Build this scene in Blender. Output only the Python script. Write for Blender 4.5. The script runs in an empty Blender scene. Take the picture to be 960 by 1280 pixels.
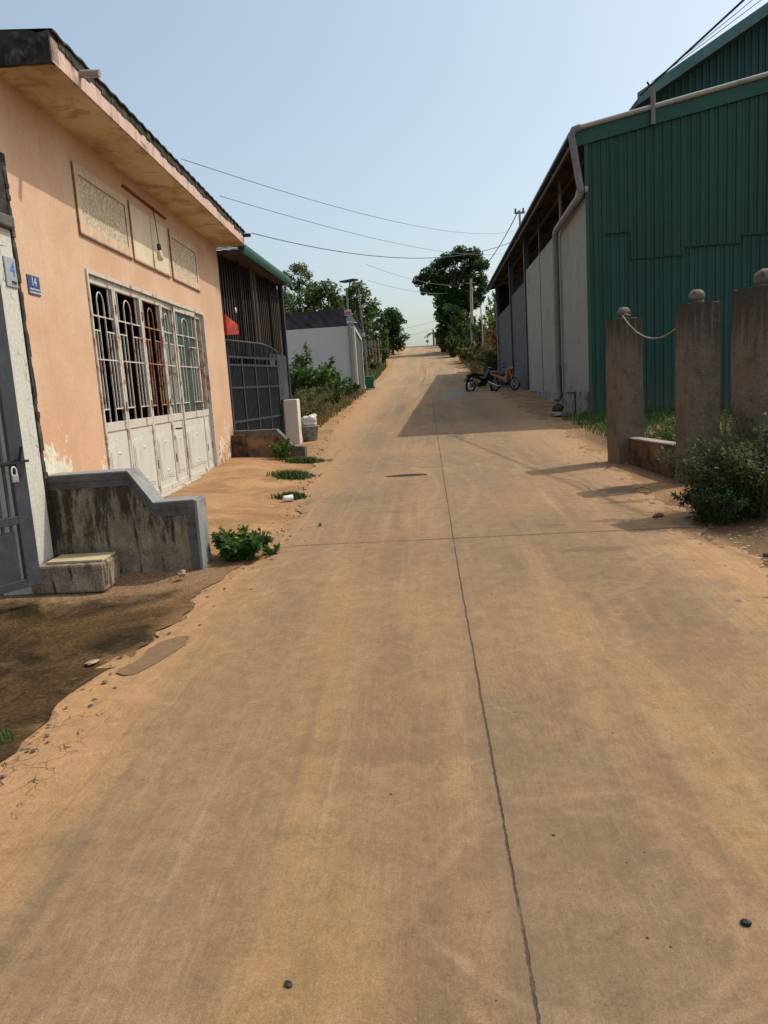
import bpy, math, random
import numpy as np
from mathutils import Vector, Matrix
random.seed(7); rng = np.random.default_rng(7)
PI = math.pi; R_ = math.radians
scn = bpy.context.scene
# ------------------------------------------------------------ camera
cam_d = bpy.data.cameras.new('camera'); cam = bpy.data.objects.new('camera', cam_d)
scn.collection.objects.link(cam); scn.camera = cam
cam_d.sensor_fit = 'VERTICAL'; cam_d.sensor_height = 24.0; cam_d.lens = 970/1280*24.0
cam_d.clip_start = 0.05; cam_d.clip_end = 3000
CX = (0.99649989, -0.05332098, -0.06438041); CY = (0.054827, -0.16448099, 0.98485532); CD = (0.06310281, 0.98493801, 0.16098186)
rows = [CX, CY, tuple(-v for v in CD)]
M = Matrix([[r[0], -r[1], -r[2], 0] for r in rows] + [[0, 0, 0, 1]])
M.translation = (0, 0, 1.5)
cam.matrix_world = M
# ------------------------------------------------------------ sky, sun, exposure
SUN_AZ = (1.0, 0.50); SUN_EL = R_(54)
w = bpy.data.worlds.new('World'); scn.world = w; w.use_nodes = True
wn = w.node_tree; wn.nodes.clear()
sky = wn.nodes.new('ShaderNodeTexSky'); sky.sky_type = 'NISHITA'; sky.sun_disc = False
sky.sun_elevation = SUN_EL; sky.sun_rotation = math.atan2(SUN_AZ[0], SUN_AZ[1])
sky.air_density = 1.0; sky.dust_density = 4.5; sky.ozone_density = 0.6; sky.altitude = 300
bg = wn.nodes.new('ShaderNodeBackground'); bg.inputs[1].default_value = 0.15
wo = wn.nodes.new('ShaderNodeOutputWorld')
tint = wn.nodes.new('ShaderNodeMix'); tint.data_type = 'RGBA'; tint.blend_type = 'MULTIPLY'; tint.inputs[0].default_value = 1.0   # hazy tropical air: less violet
tint.inputs[7].default_value = (1.06, 1.075, 0.985, 1)
veil = wn.nodes.new('ShaderNodeMix'); veil.data_type = 'RGBA'; veil.inputs[0].default_value = 0.26; veil.inputs[7].default_value = (3.25, 3.80, 4.15, 1)   # even high haze
wn.links.new(sky.outputs[0], tint.inputs[6]); wn.links.new(tint.outputs[2], veil.inputs[6]); wn.links.new(veil.outputs[2], bg.inputs[0]); wn.links.new(bg.outputs[0], wo.inputs[0])
sl = bpy.data.lights.new('sun', 'SUN'); sl.energy = 2.5; sl.angle = R_(0.6); sl.color = (1.0, 0.93, 0.82)
so = bpy.data.objects.new('sun', sl); scn.collection.objects.link(so)
hz = Vector((SUN_AZ[0], SUN_AZ[1], 0)).normalized()
sd = Vector((hz.x*math.cos(SUN_EL), hz.y*math.cos(SUN_EL), math.sin(SUN_EL)))
so.rotation_euler = sd.to_track_quat('Z', 'Y').to_euler(); so.location = (30, 10, 40)
scn.view_settings.view_transform = 'Standard'; scn.view_settings.look = 'None'
scn.view_settings.exposure = 0.30; scn.view_settings.gamma = 1.0; scn.view_settings.use_curve_mapping = False

# ------------------------------------------------------------ node helper
class G:
    def __init__(s, name):
        s.m = bpy.data.materials.new(name); s.m.use_nodes = True; s.t = s.m.node_tree; s.t.nodes.clear()
        s.out = s.t.nodes.new('ShaderNodeOutputMaterial'); s._tc = None
    def put(s, sock, v):
        if v is None: return
        if isinstance(v, bpy.types.NodeSocket): s.t.links.new(v, sock)
        elif isinstance(v, (tuple, list)):
            v = tuple(v)
            if len(sock.default_value) == 4 and len(v) == 3: v = v+(1,)
            sock.default_value = v
        else: sock.default_value = v
    def n(s, ty, **k):
        nd = s.t.nodes.new(ty)
        for a, v in k.items():
            if a.startswith('i_'): s.put(nd.inputs[a[2:].replace('_', ' ')], v)
            else: setattr(nd, a, v)
        return nd
    def ma(s, op, a, b=0.0, c=None, clamp=False):
        nd = s.t.nodes.new('ShaderNodeMath'); nd.operation = op; nd.use_clamp = clamp
        s.put(nd.inputs[0], a); s.put(nd.inputs[1], b)
        if c is not None: s.put(nd.inputs[2], c)
        return nd.outputs[0]
    def pos(s): return s.n('ShaderNodeNewGeometry').outputs['Position']
    def obj(s): return s.n('ShaderNodeTexCoord').outputs['Object']
    def sep(s, v):
        nd = s.n('ShaderNodeSeparateXYZ'); s.put(nd.inputs[0], v); return nd.outputs
    def mapv(s, v, sc=(1, 1, 1), lo=(0, 0, 0), ro=(0, 0, 0)):
        nd = s.n('ShaderNodeMapping'); s.put(nd.inputs[0], v)
        nd.inputs['Scale'].default_value = sc; nd.inputs['Location'].default_value = lo; nd.inputs['Rotation'].default_value = ro
        return nd.outputs[0]
    def noise(s, v, scale, detail=4, rough=0.55, dist=0.0):
        nd = s.n('ShaderNodeTexNoise'); s.put(nd.inputs['Vector'], v); nd.inputs['Scale'].default_value = scale
        nd.inputs['Detail'].default_value = detail; nd.inputs['Roughness'].default_value = rough; nd.inputs['Distortion'].default_value = dist
        return nd.outputs[0]
    def step(s, v, a, b, lo=0.0, hi=1.0):
        nd = s.n('ShaderNodeMapRange', interpolation_type='SMOOTHSTEP'); s.put(nd.inputs[0], v)
        nd.inputs[1].default_value = a; nd.inputs[2].default_value = b; nd.inputs[3].default_value = lo; nd.inputs[4].default_value = hi
        return nd.outputs[0]
    def mix(s, f, a, b, mode='MIX'):
        nd = s.n('ShaderNodeMix', data_type='RGBA', blend_type=mode); s.put(nd.inputs[0], f); s.put(nd.inputs[6], a); s.put(nd.inputs[7], b)
        return nd.outputs[2]
    def bump(s, h, strength=0.3, dist=0.01, normal=None):
        nd = s.n('ShaderNodeBump'); s.put(nd.inputs['Height'], h); nd.inputs['Strength'].default_value = strength
        nd.inputs['Distance'].default_value = dist
        if normal is not None: s.put(nd.inputs['Normal'], normal)
        return nd.outputs[0]
    def bsdf(s, col, rough=0.8, normal=None, metal=0.0, spec=0.3, **k):
        nd = s.n('ShaderNodeBsdfPrincipled'); s.put(nd.inputs['Base Color'], col); s.put(nd.inputs['Roughness'], rough)
        s.put(nd.inputs['Metallic'], metal); s.put(nd.inputs['Specular IOR Level'], spec)
        if normal is not None: s.put(nd.inputs['Normal'], normal)
        for a, v in k.items(): s.put(nd.inputs[a.replace('_', ' ')], v)
        s.t.links.new(nd.outputs[0], s.out.inputs[0]); return s.m

def weathered(name, base, dark, light=None, rough=0.85, amount=0.5, scale=2.0, streak=0.0, bump=0.25, fine=60, spec=0.25, metal=0.0, world=False, bd=0.004):
    g = G(name); v = g.pos() if world else g.obj()
    a = g.noise(v, scale, 8, 0.62, 0.3)
    c = g.mix(g.step(a, 0.60-0.25*amount, 0.78-0.1*amount), base, dark)
    if light:
        b = g.noise(g.mapv(v, (1, 1, 1), (5, 3, 1)), scale*1.7, 7, 0.6)
        c = g.mix(g.step(b, 0.5, 0.72, 0, 0.75), c, light)
    if streak:
        st = g.noise(g.mapv(v, (9, 9, 0.7)), 1.6, 6, 0.7)
        c = g.mix(g.step(st, 0.48, 0.75, 0, streak), c, dark)
    f = g.noise(v, fine, 4, 0.7)
    c = g.mix(0.5, c, g.mix(g.step(f, 0.3, 0.7), (0.75, 0.75, 0.75), (1.2, 1.2, 1.2)), 'MULTIPLY')
    c = g.mix(0.0, c, c)
    nrm = g.bump(g.ma('ADD', g.ma('MULTIPLY', f, 0.5), a), bump, bd)
    return g.bsdf(c, rough, nrm, metal, spec)

def plain(name, col, rough=0.6, metal=0.0, var=0.25, spec=0.4, scale=12):
    g = G(name); v = g.obj(); a = g.noise(v, scale, 6, 0.6)
    c = g.mix(g.step(a, 0.35, 0.7), tuple(x*(1-var) for x in col), tuple(min(1, x*(1+var*0.6)) for x in col))
    return g.bsdf(c, rough, g.bump(a, 0.1, 0.004), metal, spec)

def leafmat(name, c1, c2, c3, trans=0.35):
    g = G(name)
    rnd = g.n('ShaderNodeNewGeometry').outputs['Random Per Island']
    cl = g.noise(g.pos(), 1.3, 3)
    c = g.mix(g.step(rnd, 0.0, 1.0), c1, c2)
    c = g.mix(g.step(cl, 0.42, 0.62), c, g.mix(0.5, c, c3))
    c = g.mix(g.step(rnd, 0.93, 0.97), c, c3)
    p = g.n('ShaderNodeBsdfPrincipled'); g.put(p.inputs['Base Color'], c); p.inputs['Roughness'].default_value = 0.6; p.inputs['Specular IOR Level'].default_value = 0.3
    t = g.n('ShaderNodeBsdfTranslucent'); g.put(t.inputs[0], g.mix(1.0, c, (1.2, 1.35, 0.7), 'MULTIPLY'))
    mx = g.n('ShaderNodeMixShader'); mx.inputs[0].default_value = trans
    g.t.links.new(p.outputs[0], mx.inputs[1]); g.t.links.new(t.outputs[0], mx.inputs[2]); g.t.links.new(mx.outputs[0], g.out.inputs[0])
    return g.m

# ------------------------------------------------------------ mesh helper
class MB:
    def __init__(s): s.v = []; s.f = []
    def add(s, vs, fs):
        o = len(s.v); s.v += [tuple(map(float, v)) for v in vs]; s.f += [tuple(i+o for i in f) for f in fs]; return s
    def box(s, x0, x1, y0, y1, z0, z1):
        vs = [(x0, y0, z0), (x1, y0, z0), (x1, y1, z0), (x0, y1, z0), (x0, y0, z1), (x1, y0, z1), (x1, y1, z1), (x0, y1, z1)]
        return s.add(vs, [(0, 3, 2, 1), (4, 5, 6, 7), (0, 1, 5, 4), (1, 2, 6, 5), (2, 3, 7, 6), (3, 0, 4, 7)])
    def bar(s, a, b, wd, ht, up=(0, 0, 1)):
        a = Vector(a); b = Vector(b); d = (b-a).normalized(); u = Vector(up); sx = d.cross(u)
        if sx.length < 1e-4: sx = d.cross(Vector((1, 0, 0)))
        sx.normalize(); u = sx.cross(d).normalized(); vs = []
        for p in (a, b):
            for i, j in ((-1, -1), (1, -1), (1, 1), (-1, 1)): vs.append(p+sx*i*wd/2+u*j*ht/2)
        return s.add(vs, [(0, 3, 2, 1), (4, 5, 6, 7), (0, 1, 5, 4), (1, 2, 6, 5), (2, 3, 7, 6), (3, 0, 4, 7)])
    def prism(s, prof, axis, a, b):
        # prof: 2D points (ccw), extruded along axis between a and b
        n = len(prof)
        def P(p, t): return {'x': (t, p[0], p[1]), 'y': (p[0], t, p[1]), 'z': (p[0], p[1], t)}[axis]
        vs = [P(p, a) for p in prof]+[P(p, b) for p in prof]
        fs = [tuple(range(n)), tuple(range(2*n-1, n-1, -1))]+[(i, i+n, (i+1) % n+n, (i+1) % n) for i in range(n)]
        return s.add(vs, fs)
    def tube(s, pts, rad, seg=8, cap=True):
        pts = [Vector(p) for p in pts]; n = len(pts)
        if not isinstance(rad, (list, tuple)): rad = [rad]*n
        o = []; prev = None
        for i, p in enumerate(pts):
            d = (pts[min(i+1, n-1)]-pts[max(i-1, 0)])
            if d.length < 1e-9: d = Vector((0, 0, 1))
            d.normalize()
            if prev is None:
                x = d.orthogonal().normalized()
            else:
                x = prev-d*prev.dot(d)
                x = x.normalized() if x.length > 1e-6 else d.orthogonal().normalized()
            prev = x; y = d.cross(x)
            for k in range(seg):
                a = 2*PI*k/seg; o.append(p+(x*math.cos(a)+y*math.sin(a))*rad[i])
        fs = [(i*seg+k, i*seg+(k+1) % seg, (i+1)*seg+(k+1) % seg, (i+1)*seg+k) for i in range(n-1) for k in range(seg)]
        if cap: fs += [tuple(range(seg-1, -1, -1)), tuple((n-1)*seg+k for k in range(seg))]
        return s.add(o, fs)
    def lathe(s, prof, c=(0, 0, 0), seg=20, axis='z'):
        vs = []; n = len(prof)
        for r, h in prof:
            for k in range(seg):
                a = 2*PI*k/seg; x, y = r*math.cos(a), r*math.sin(a)
                q = (x, y, h) if axis == 'z' else ((x, h, y) if axis == 'y' else (h, x, y))
                vs.append((q[0]+c[0], q[1]+c[1], q[2]+c[2]))
        fs = [(i*seg+k, i*seg+(k+1) % seg, (i+1)*seg+(k+1) % seg, (i+1)*seg+k) for i in range(n-1) for k in range(seg)]
        fs += [tuple(range(seg-1, -1, -1)), tuple((n-1)*seg+k for k in range(seg))]
        return s.add(vs, fs)
    def ring(s, c, R, r, axis=(1, 0, 0), seg=24, ms=8):
        ax = Vector(axis).normalized(); u = ax.orthogonal().normalized(); v = ax.cross(u); c = Vector(c)
        pts = []
        for k in range(seg):
            a = 2*PI*k/seg; rd = u*math.cos(a)+v*math.sin(a)
            for j in range(ms):
                b = 2*PI*j/ms; pts.append(c+rd*(R+r*math.cos(b))+ax*r*math.sin(b))
        fs = [(k*ms+j, k*ms+(j+1) % ms, ((k+1) % seg)*ms+(j+1) % ms, ((k+1) % seg)*ms+j) for k in range(seg) for j in range(ms)]
        return s.add(pts, fs)
    def blob(s, c, r, sc=(1, 1, 1), seg=14, rings=9, jit=0.0):
        vs = []; 
        for i in range(rings+1):
            t = PI*i/rings
            for k in range(seg):
                a = 2*PI*k/seg; q = r*(1+random.uniform(-jit, jit))
                vs.append((c[0]+q*math.sin(t)*math.cos(a)*sc[0], c[1]+q*math.sin(t)*math.sin(a)*sc[1], c[2]+q*math.cos(t)*sc[2]))
        fs = [(i*seg+k, (i+1)*seg+k, (i+1)*seg+(k+1) % seg, i*seg+(k+1) % seg) for i in range(rings) for k in range(seg)]
        return s.add(vs, fs)
    def build(s, name, m, parent=None, smooth=False, bevel=0.0, kind=None):
        me = bpy.data.meshes.new(name); me.from_pydata(s.v, [], s.f); me.validate(); me.update()
        if m: me.materials.append(m)
        o = bpy.data.objects.new(name, me); scn.collection.objects.link(o)
        if parent: o.parent = parent
        if smooth:
            for p in me.polygons: p.use_smooth = True
            try: me.set_sharp_from_angle(angle=R_(40))
            except Exception: pass
        if bevel:
            b = o.modifiers.new('bevel', 'BEVEL'); b.width = bevel; b.segments = 2; b.limit_method = 'ANGLE'
        if kind: o['kind'] = kind
        return o

def thing(name, label, cat, loc=(0, 0, 0), rz=0.0, group=None):
    o = bpy.data.objects.new(name, None); scn.collection.objects.link(o); o.empty_display_size = 0.1
    o.location = loc; o.rotation_euler = (0, 0, rz); tag(o, label, cat, group); return o
def tag(o, label, cat, group=None):
    o['label'] = label; o['category'] = cat
    if group: o['group'] = group
    return o
def copy_tree(o, parent=None):
    c = o.copy(); scn.collection.objects.link(c)
    if parent: c.parent = parent
    for ch in list(o.children): copy_tree(ch, c)
    return c

# ------------------------------------------------------------ ground profile
PY = [-60, -10, 0, 10, 18, 24, 30, 36, 48, 60, 70, 80, 88, 93, 98, 104, 112, 130, 200, 900]
PZ = [-1.4, -0.24, 0, .24, .48, .72, .98, 1.27, 2.03, 2.95, 3.8, 4.72, 5.45, 5.78, 5.95, 5.95, 5.7, 4.6, -1, -6]
def zg0(y): return float(np.interp(y, PY, PZ))
def zg(y): return (zg0(y-1.6)+2*zg0(y)+zg0(y+1.6))/4
def sm(t): t = max(0.0, min(1.0, t)); return t*t*(3-2*t)
LP = [(-8, -1.8), (2.7, -1.78), (3.95, -1.82), (4.83, -1.64), (5.84, -1.6), (6.44, -1.42), (8.3, -1.5), (11.5, -1.86), (14.9, -2.13), (19, -2.4), (36, -2.75), (51, -2.7), (93, -2.7), (120, -2.7)]
RP = [(-8, 2.6), (3, 2.4), (5.1, 2.2), (6.85, 2.25), (10.8, 2.4), (15, 2.6), (30, 2.7), (42, 2.4), (60, 2.1), (93, 1.5), (120, 1.6)]
def roadL(y): return float(np.interp(y, [p[0] for p in LP], [p[1] for p in LP]))
def roadR(y): return float(np.interp(y, [p[0] for p in RP], [p[1] for p in RP]))
def hsh(x, y): return math.sin(x*1.7+y*0.9)*math.sin(y*1.3-x*0.6)*0.5+math.sin(x*4.1+y*3.3)*math.sin(y*4.7)*0.25
def zr(x, y):      # road surface
    z = zg(y)
    if x > 1.0 and 26 < y < 50: z += -(z-min(z, 0.98))*sm((x-1.0)/2.0)*sm((y-26)/5)*sm((46-y)/5)*0.8
    return z
def tz(x, y):      # terrain
    z = zr(x, y)
    L, Rr = roadL(y), roadR(y)
    if x > 1.0 and 26 < y < 50:
        z = zg(y)-(zg(y)-min(zg(y), 0.98))*sm((x-1.0)/2.0)*sm((y-26)/5)*sm((46-y)/3)
    if x < L and 5.9 < y < 13.6: z += 0.13*sm((L-x)/1.3)*sm((y-5.9)/0.8)*sm((14-y)/1)
    if x < L and y <= 5.9: z -= 0.05*sm((L-x)/0.9)*sm((6.4-y)/0.6)
    if x > Rr+0.3 and y > 44: z += 1.3*sm((x-Rr-0.3)/3.0)*sm((y-44)/6)
    if x < L-0.4 and y > 40: z += 0.7*sm((L-x-0.4)/3.0)*sm((y-40)/6)
    d = max(L-x, x-Rr)
    if d < 0: z -= 0.03*sm(-d/0.12)+0.012
    else: z += -0.012+0.02*hsh(x*1.3, y*1.3)*sm(d/0.5)
    return z

# ------------------------------------------------------------ materials: ground
def road_material():
    g = G('dusty_concrete'); P = g.pos(); x, y, z = g.sep(P)
    streak = g.noise(g.mapv(P, (1.6, 0.16, 0)), 1.0, 8, 0.6, 0.6)
    streak2 = g.noise(g.mapv(P, (6.0, 0.35, 0), (3, 7, 0), (0, 0, 0.12)), 1.0, 6, 0.62, 0.5)
    swirl = g.noise(P, 1.4, 9, 0.62, 1.8)
    big = g.noise(P, 0.35, 4, 0.5)
    fine = g.noise(P, 60, 7, 0.85)
    grit = g.noise(P, 190, 3, 0.8)
    conc = (0.208, 0.136, 0.074); dust = (0.305, 0.182, 0.088); sand = (0.430, 0.244, 0.117); pale = (0.38, 0.255, 0.130)
    c = g.mix(g.step(streak, 0.38, 0.66), conc, dust)
    # tyre bands: clean greyer paths either side of the joint
    xw = g.ma('ADD', x, g.ma('MULTIPLY', g.ma('SUBTRACT', g.noise(g.mapv(P, (0.2, 0.22, 0)), 1.0, 3), 0.5), 1.6))
    band = g.ma('SINE', g.ma('MULTIPLY', xw, 4.3))
    c = g.mix(g.step(g.ma('ADD', band, g.ma('MULTIPLY', streak2, 1.2)), 0.2, 1.7, 0, 0.5), c, (0.185, 0.136, 0.083))
    c = g.mix(g.step(streak2, 0.50, 0.76, 0, 0.32), c, pale)
    c = g.mix(g.step(swirl, 0.54, 0.72, 0, 0.5), c, g.mix(0.5, dust, conc))
    c = g.mix(g.step(swirl, 0.40, 0.26, 0, 0.5), c, (0.155, 0.108, 0.060))
    # sand drifts towards both edges
    ed = g.ma('ADD', g.ma('ABSOLUTE', g.ma('SUBTRACT', x, 0.15)), g.ma('MULTIPLY', g.ma('SUBTRACT', swirl, 0.5), 1.6))
    c = g.mix(g.step(ed, 1.15, 2.1, 0, 0.85), c, sand)
    # far part of the road is drier and paler
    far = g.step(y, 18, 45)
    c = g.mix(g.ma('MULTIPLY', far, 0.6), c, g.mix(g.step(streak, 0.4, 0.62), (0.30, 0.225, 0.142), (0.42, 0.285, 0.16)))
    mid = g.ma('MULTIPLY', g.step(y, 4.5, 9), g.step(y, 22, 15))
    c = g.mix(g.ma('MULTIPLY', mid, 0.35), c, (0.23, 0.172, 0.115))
    for (ax_, ay_, r_, w_, k_) in ((4.6, 3.2, 3.75, .035, .30), (4.9, 3.0, 4.25, .03, .25), (-5.2, 9.5, 5.3, .04, .30), (-5.4, 9.3, 5.9, .035, .25), (7.5, 14.0, 6.9, .05, .30), (7.5, 14.2, 7.4, .05, .28), (.35, 2.0, .42, .02, .22), (.4, 2.05, .50, .015, .22)):
        rr_ = g.ma('SQRT', g.ma('ADD', g.ma('POWER', g.ma('SUBTRACT', x, ax_), 2.0), g.ma('POWER', g.ma('SUBTRACT', y, ay_), 2.0)))
        rr_ = g.ma('ABSOLUTE', g.ma('SUBTRACT', g.ma('ADD', rr_, g.ma('MULTIPLY', g.ma('SUBTRACT', g.noise(P, 1.1, 3), 0.5), 0.35)), r_))
        c = g.mix(g.ma('MULTIPLY', g.step(rr_, w_*1.6, w_*.3), g.step(g.noise(P, 2.2, 6, 0.7), 0.38, 0.58, 0, k_)), c, (0.38, 0.262, 0.150))
    # thin tyre lines fanning out along the road
    for (ang_, sc_, k_, lo_) in ((0.0, 8.0, .42, 0), (0.13, 7.0, .40, 5), (-0.17, 8.0, .40, 9), (0.32, 9.0, .26, 14), (-0.42, 9.0, .22, 18)):
        tl = g.noise(g.mapv(P, (sc_, 0.10, 0), (lo_, lo_*2, 0), (0, 0, ang_)), 1.0, 4, 0.6, 0.25)
        tm = g.noise(g.mapv(P, (.9, .30, 0), (lo_*3, lo_, 0)), 1.0, 3)
        c = g.mix(g.ma('MULTIPLY', g.step(tl, 0.56, 0.70), g.step(tm, 0.45, 0.60, 0, k_)), c, (0.37, 0.262, 0.152))
        c = g.mix(g.ma('MULTIPLY', g.step(tl, 0.43, 0.32), g.step(tm, 0.45, 0.60, 0, k_*.8)), c, (0.145, 0.105, 0.068))
    c = g.mix(g.step(y, 86.5, 88.0), c, (0.10, 0.095, 0.09))
    c = g.mix(g.step(big, 0.45, 0.62, 0, 0.22), c, sand)
    br1 = g.noise(g.mapv(P, (70, 6, 1), (0, 0, 0), (0, 0, 0.35)), 1.0, 4, 0.7, 1.2); br2 = g.noise(g.mapv(P, (60, 5, 1), (9, 2, 0), (0, 0, -0.9)), 1.0, 4, 0.7, 1.6)
    bsel = g.noise(P, 0.9, 3); brush = g.ma('ADD', g.ma('MULTIPLY', br1, g.step(bsel, 0.42, 0.56)), g.ma('MULTIPLY', br2, g.step(bsel, 0.56, 0.42)))
    c = g.mix(0.8, c, g.mix(g.step(brush, 0.3, 0.7), (0.91, 0.90, 0.89), (1.09, 1.09, 1.09)), 'MULTIPLY')
    mott = g.noise(P, 9, 9, 0.72, 0.8)
    c = g.mix(0.85, c, g.mix(g.step(mott, 0.32, 0.68), (0.84, 0.84, 0.84), (1.14, 1.13, 1.12)), 'MULTIPLY')
    c = g.mix(g.step(g.noise(P, 2.6, 9, 0.7, 1.4), 0.57, 0.66, 0, 0.30), c, (0.36, 0.24, 0.135))
    c = g.mix(0.85, c, g.mix(g.step(fine, 0.28, 0.72), (0.84, 0.83, 0.82), (1.14, 1.14, 1.15)), 'MULTIPLY')
    c = g.mix(0.8, c, g.mix(g.step(grit, 0.3, 0.7), (0.74, 0.74, 0.74), (1.24, 1.24, 1.24)), 'MULTIPLY')
    c = g.mix(g.step(g.noise(P, 75, 2, 0.5), 0.77, 0.81, 0, 0.7), c, (0.07, 0.055, 0.04))
    # spilled-water and soil stains with ragged outlines
    stn = g.noise(P, 7, 6, 0.7, 0.6); tot = None
    for (cx_, cy_, rx_, ry_, k_) in ((1.22, 5.98, .26, .10, .6), (1.62, 7.0, .22, .07, .7), (2.05, 8.6, .22, .22, .8), (1.95, 7.85, .22, .08, .7), (1.04, 6.93, .12, .05, .6), (-.42, 8.0, .22, .05, .35), (-1.0, 8.9, .3, .25, .3), (.3, 2.25, .35, .22, .22), (-.2, 2.9, .6, .1, .18)):
        dx_ = g.ma('DIVIDE', g.ma('SUBTRACT', x, cx_), rx_); dy_ = g.ma('DIVIDE', g.ma('SUBTRACT', y, cy_), ry_)
        d_ = g.ma('ADD', g.ma('SQRT', g.ma('ADD', g.ma('MULTIPLY', dx_, dx_), g.ma('MULTIPLY', dy_, dy_))), g.ma('MULTIPLY', g.ma('SUBTRACT', stn, 0.5), 3.2))
        q_ = g.step(d_, 1.15, 0.75, 0, k_); tot = q_ if tot is None else g.ma('MAXIMUM', tot, q_)
    c = g.mix(tot, c, (0.135, 0.088, 0.052))
    # joints
    wob = g.ma('MULTIPLY', g.ma('SUBTRACT', g.noise(P, 5, 6, 0.75), 0.5), 0.022)
    jx = g.ma('ABSOLUTE', g.ma('ADD', g.ma('SUBTRACT', x, g.step(y, 1.0, 7.0, 0.176, 0.150)), wob))
    brk = g.noise(P, 2.3, 5, 0.7)
    jx = g.ma('ADD', jx, g.ma('MULTIPLY', g.ma('SUBTRACT', g.noise(P, 38, 4, 0.8), 0.5), 0.016))
    jl = g.ma('MULTIPLY', g.step(jx, 0.0062, 0.0025), g.step(brk, 0.36, 0.48, 0.25, 1))
    jl = g.ma('MULTIPLY', jl, g.step(y, 34, 22))
    jy = g.ma('ABSOLUTE', g.ma('ADD', g.ma('SUBTRACT', y, 6.60), g.ma('ADD', wob, g.ma('MULTIPLY', x, 0.015))))
    jc = g.ma('MULTIPLY', g.step(jy, 0.022, 0.009), g.step(brk, 0.3, 0.5, 0.15, 0.8))
    jy2 = g.ma('ABSOLUTE', g.ma('SUBTRACT', y, 11.3)); jc2 = g.ma('MULTIPLY', g.step(jy2, 0.05, 0.02), g.ma('MULTIPLY', g.step(g.ma('ABSOLUTE', g.ma('SUBTRACT', x, 0.0)), 0.25, 0.15), 0.5))
    J = g.ma('MAXIMUM', g.ma('MAXIMUM', jl, jc), jc2)
    halo = g.step(jx, 0.07, 0.0, 0, 0.22)
    c = g.mix(halo, c, (0.17, 0.13, 0.10))
    c = g.mix(g.ma('MULTIPLY', J, 0.85), c, (0.045, 0.033, 0.024))
    # cracked crust along the left edge
    vo = g.n('ShaderNodeTexVoronoi', feature='DISTANCE_TO_EDGE'); g.put(vo.inputs['Vector'], g.n('ShaderNodeVectorMath', operation='ADD').outputs[0])
    va = vo.inputs['Vector'].links[0].from_node; g.put(va.inputs[0], P)
    cs = g.n('ShaderNodeVectorMath', operation='SCALE'); nn = g.n('ShaderNodeTexNoise'); g.put(nn.inputs['Vector'], P); nn.inputs['Scale'].default_value = 5
    g.put(cs.inputs[0], nn.outputs['Color']); cs.inputs['Scale'].default_value = 0.5; g.put(va.inputs[1], cs.outputs[0])
    vo.inputs['Scale'].default_value = 5.5
    crk = g.ma('MULTIPLY', g.step(vo.outputs['Distance'], 0.024, 0.006), g.ma('MULTIPLY', g.step(x, -1.50, -1.62), g.ma('MULTIPLY', g.step(y, 3.6, 3.2), g.step(brk, 0.36, 0.5))))
    c = g.mix(g.ma('MULTIPLY', crk, 0.8), c, (0.06, 0.04, 0.028))
    # broom / swirl relief
    wv = g.n('ShaderNodeTexWave', wave_type='RINGS', rings_direction='Z'); g.put(wv.inputs['Vector'], g.mapv(P, (1, 1, 0), (0.9, -3.2, 0)))
    wv.inputs['Scale'].default_value = 11; wv.inputs['Distortion'].default_value = 9; wv.inputs['Detail'].default_value = 4; wv.inputs['Detail Scale'].default_value = 1.4
    wm = g.ma('MULTIPLY', wv.outputs['Fac'], g.step(swirl, 0.42, 0.6))
    c = g.mix(g.ma('MULTIPLY', wm, 0.10), c, (0.16, 0.12, 0.085))
    h = g.ma('ADD', g.ma('ADD', g.ma('MULTIPLY', brush, 0.5), fine), g.ma('ADD', g.ma('MULTIPLY', wm, 0.22), g.ma('ADD', g.ma('MULTIPLY', grit, 0.4), g.ma('MULTIPLY', swirl, 2.5))))
    h = g.ma('SUBTRACT', h, g.ma('MULTIPLY', g.ma('MAXIMUM', J, crk), 3.0))
    return g.bsdf(c, g.step(swirl, 0.3, 0.7, 0.78, 0.95), g.bump(h, 0.55, 0.006), 0, 0.18)

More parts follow.
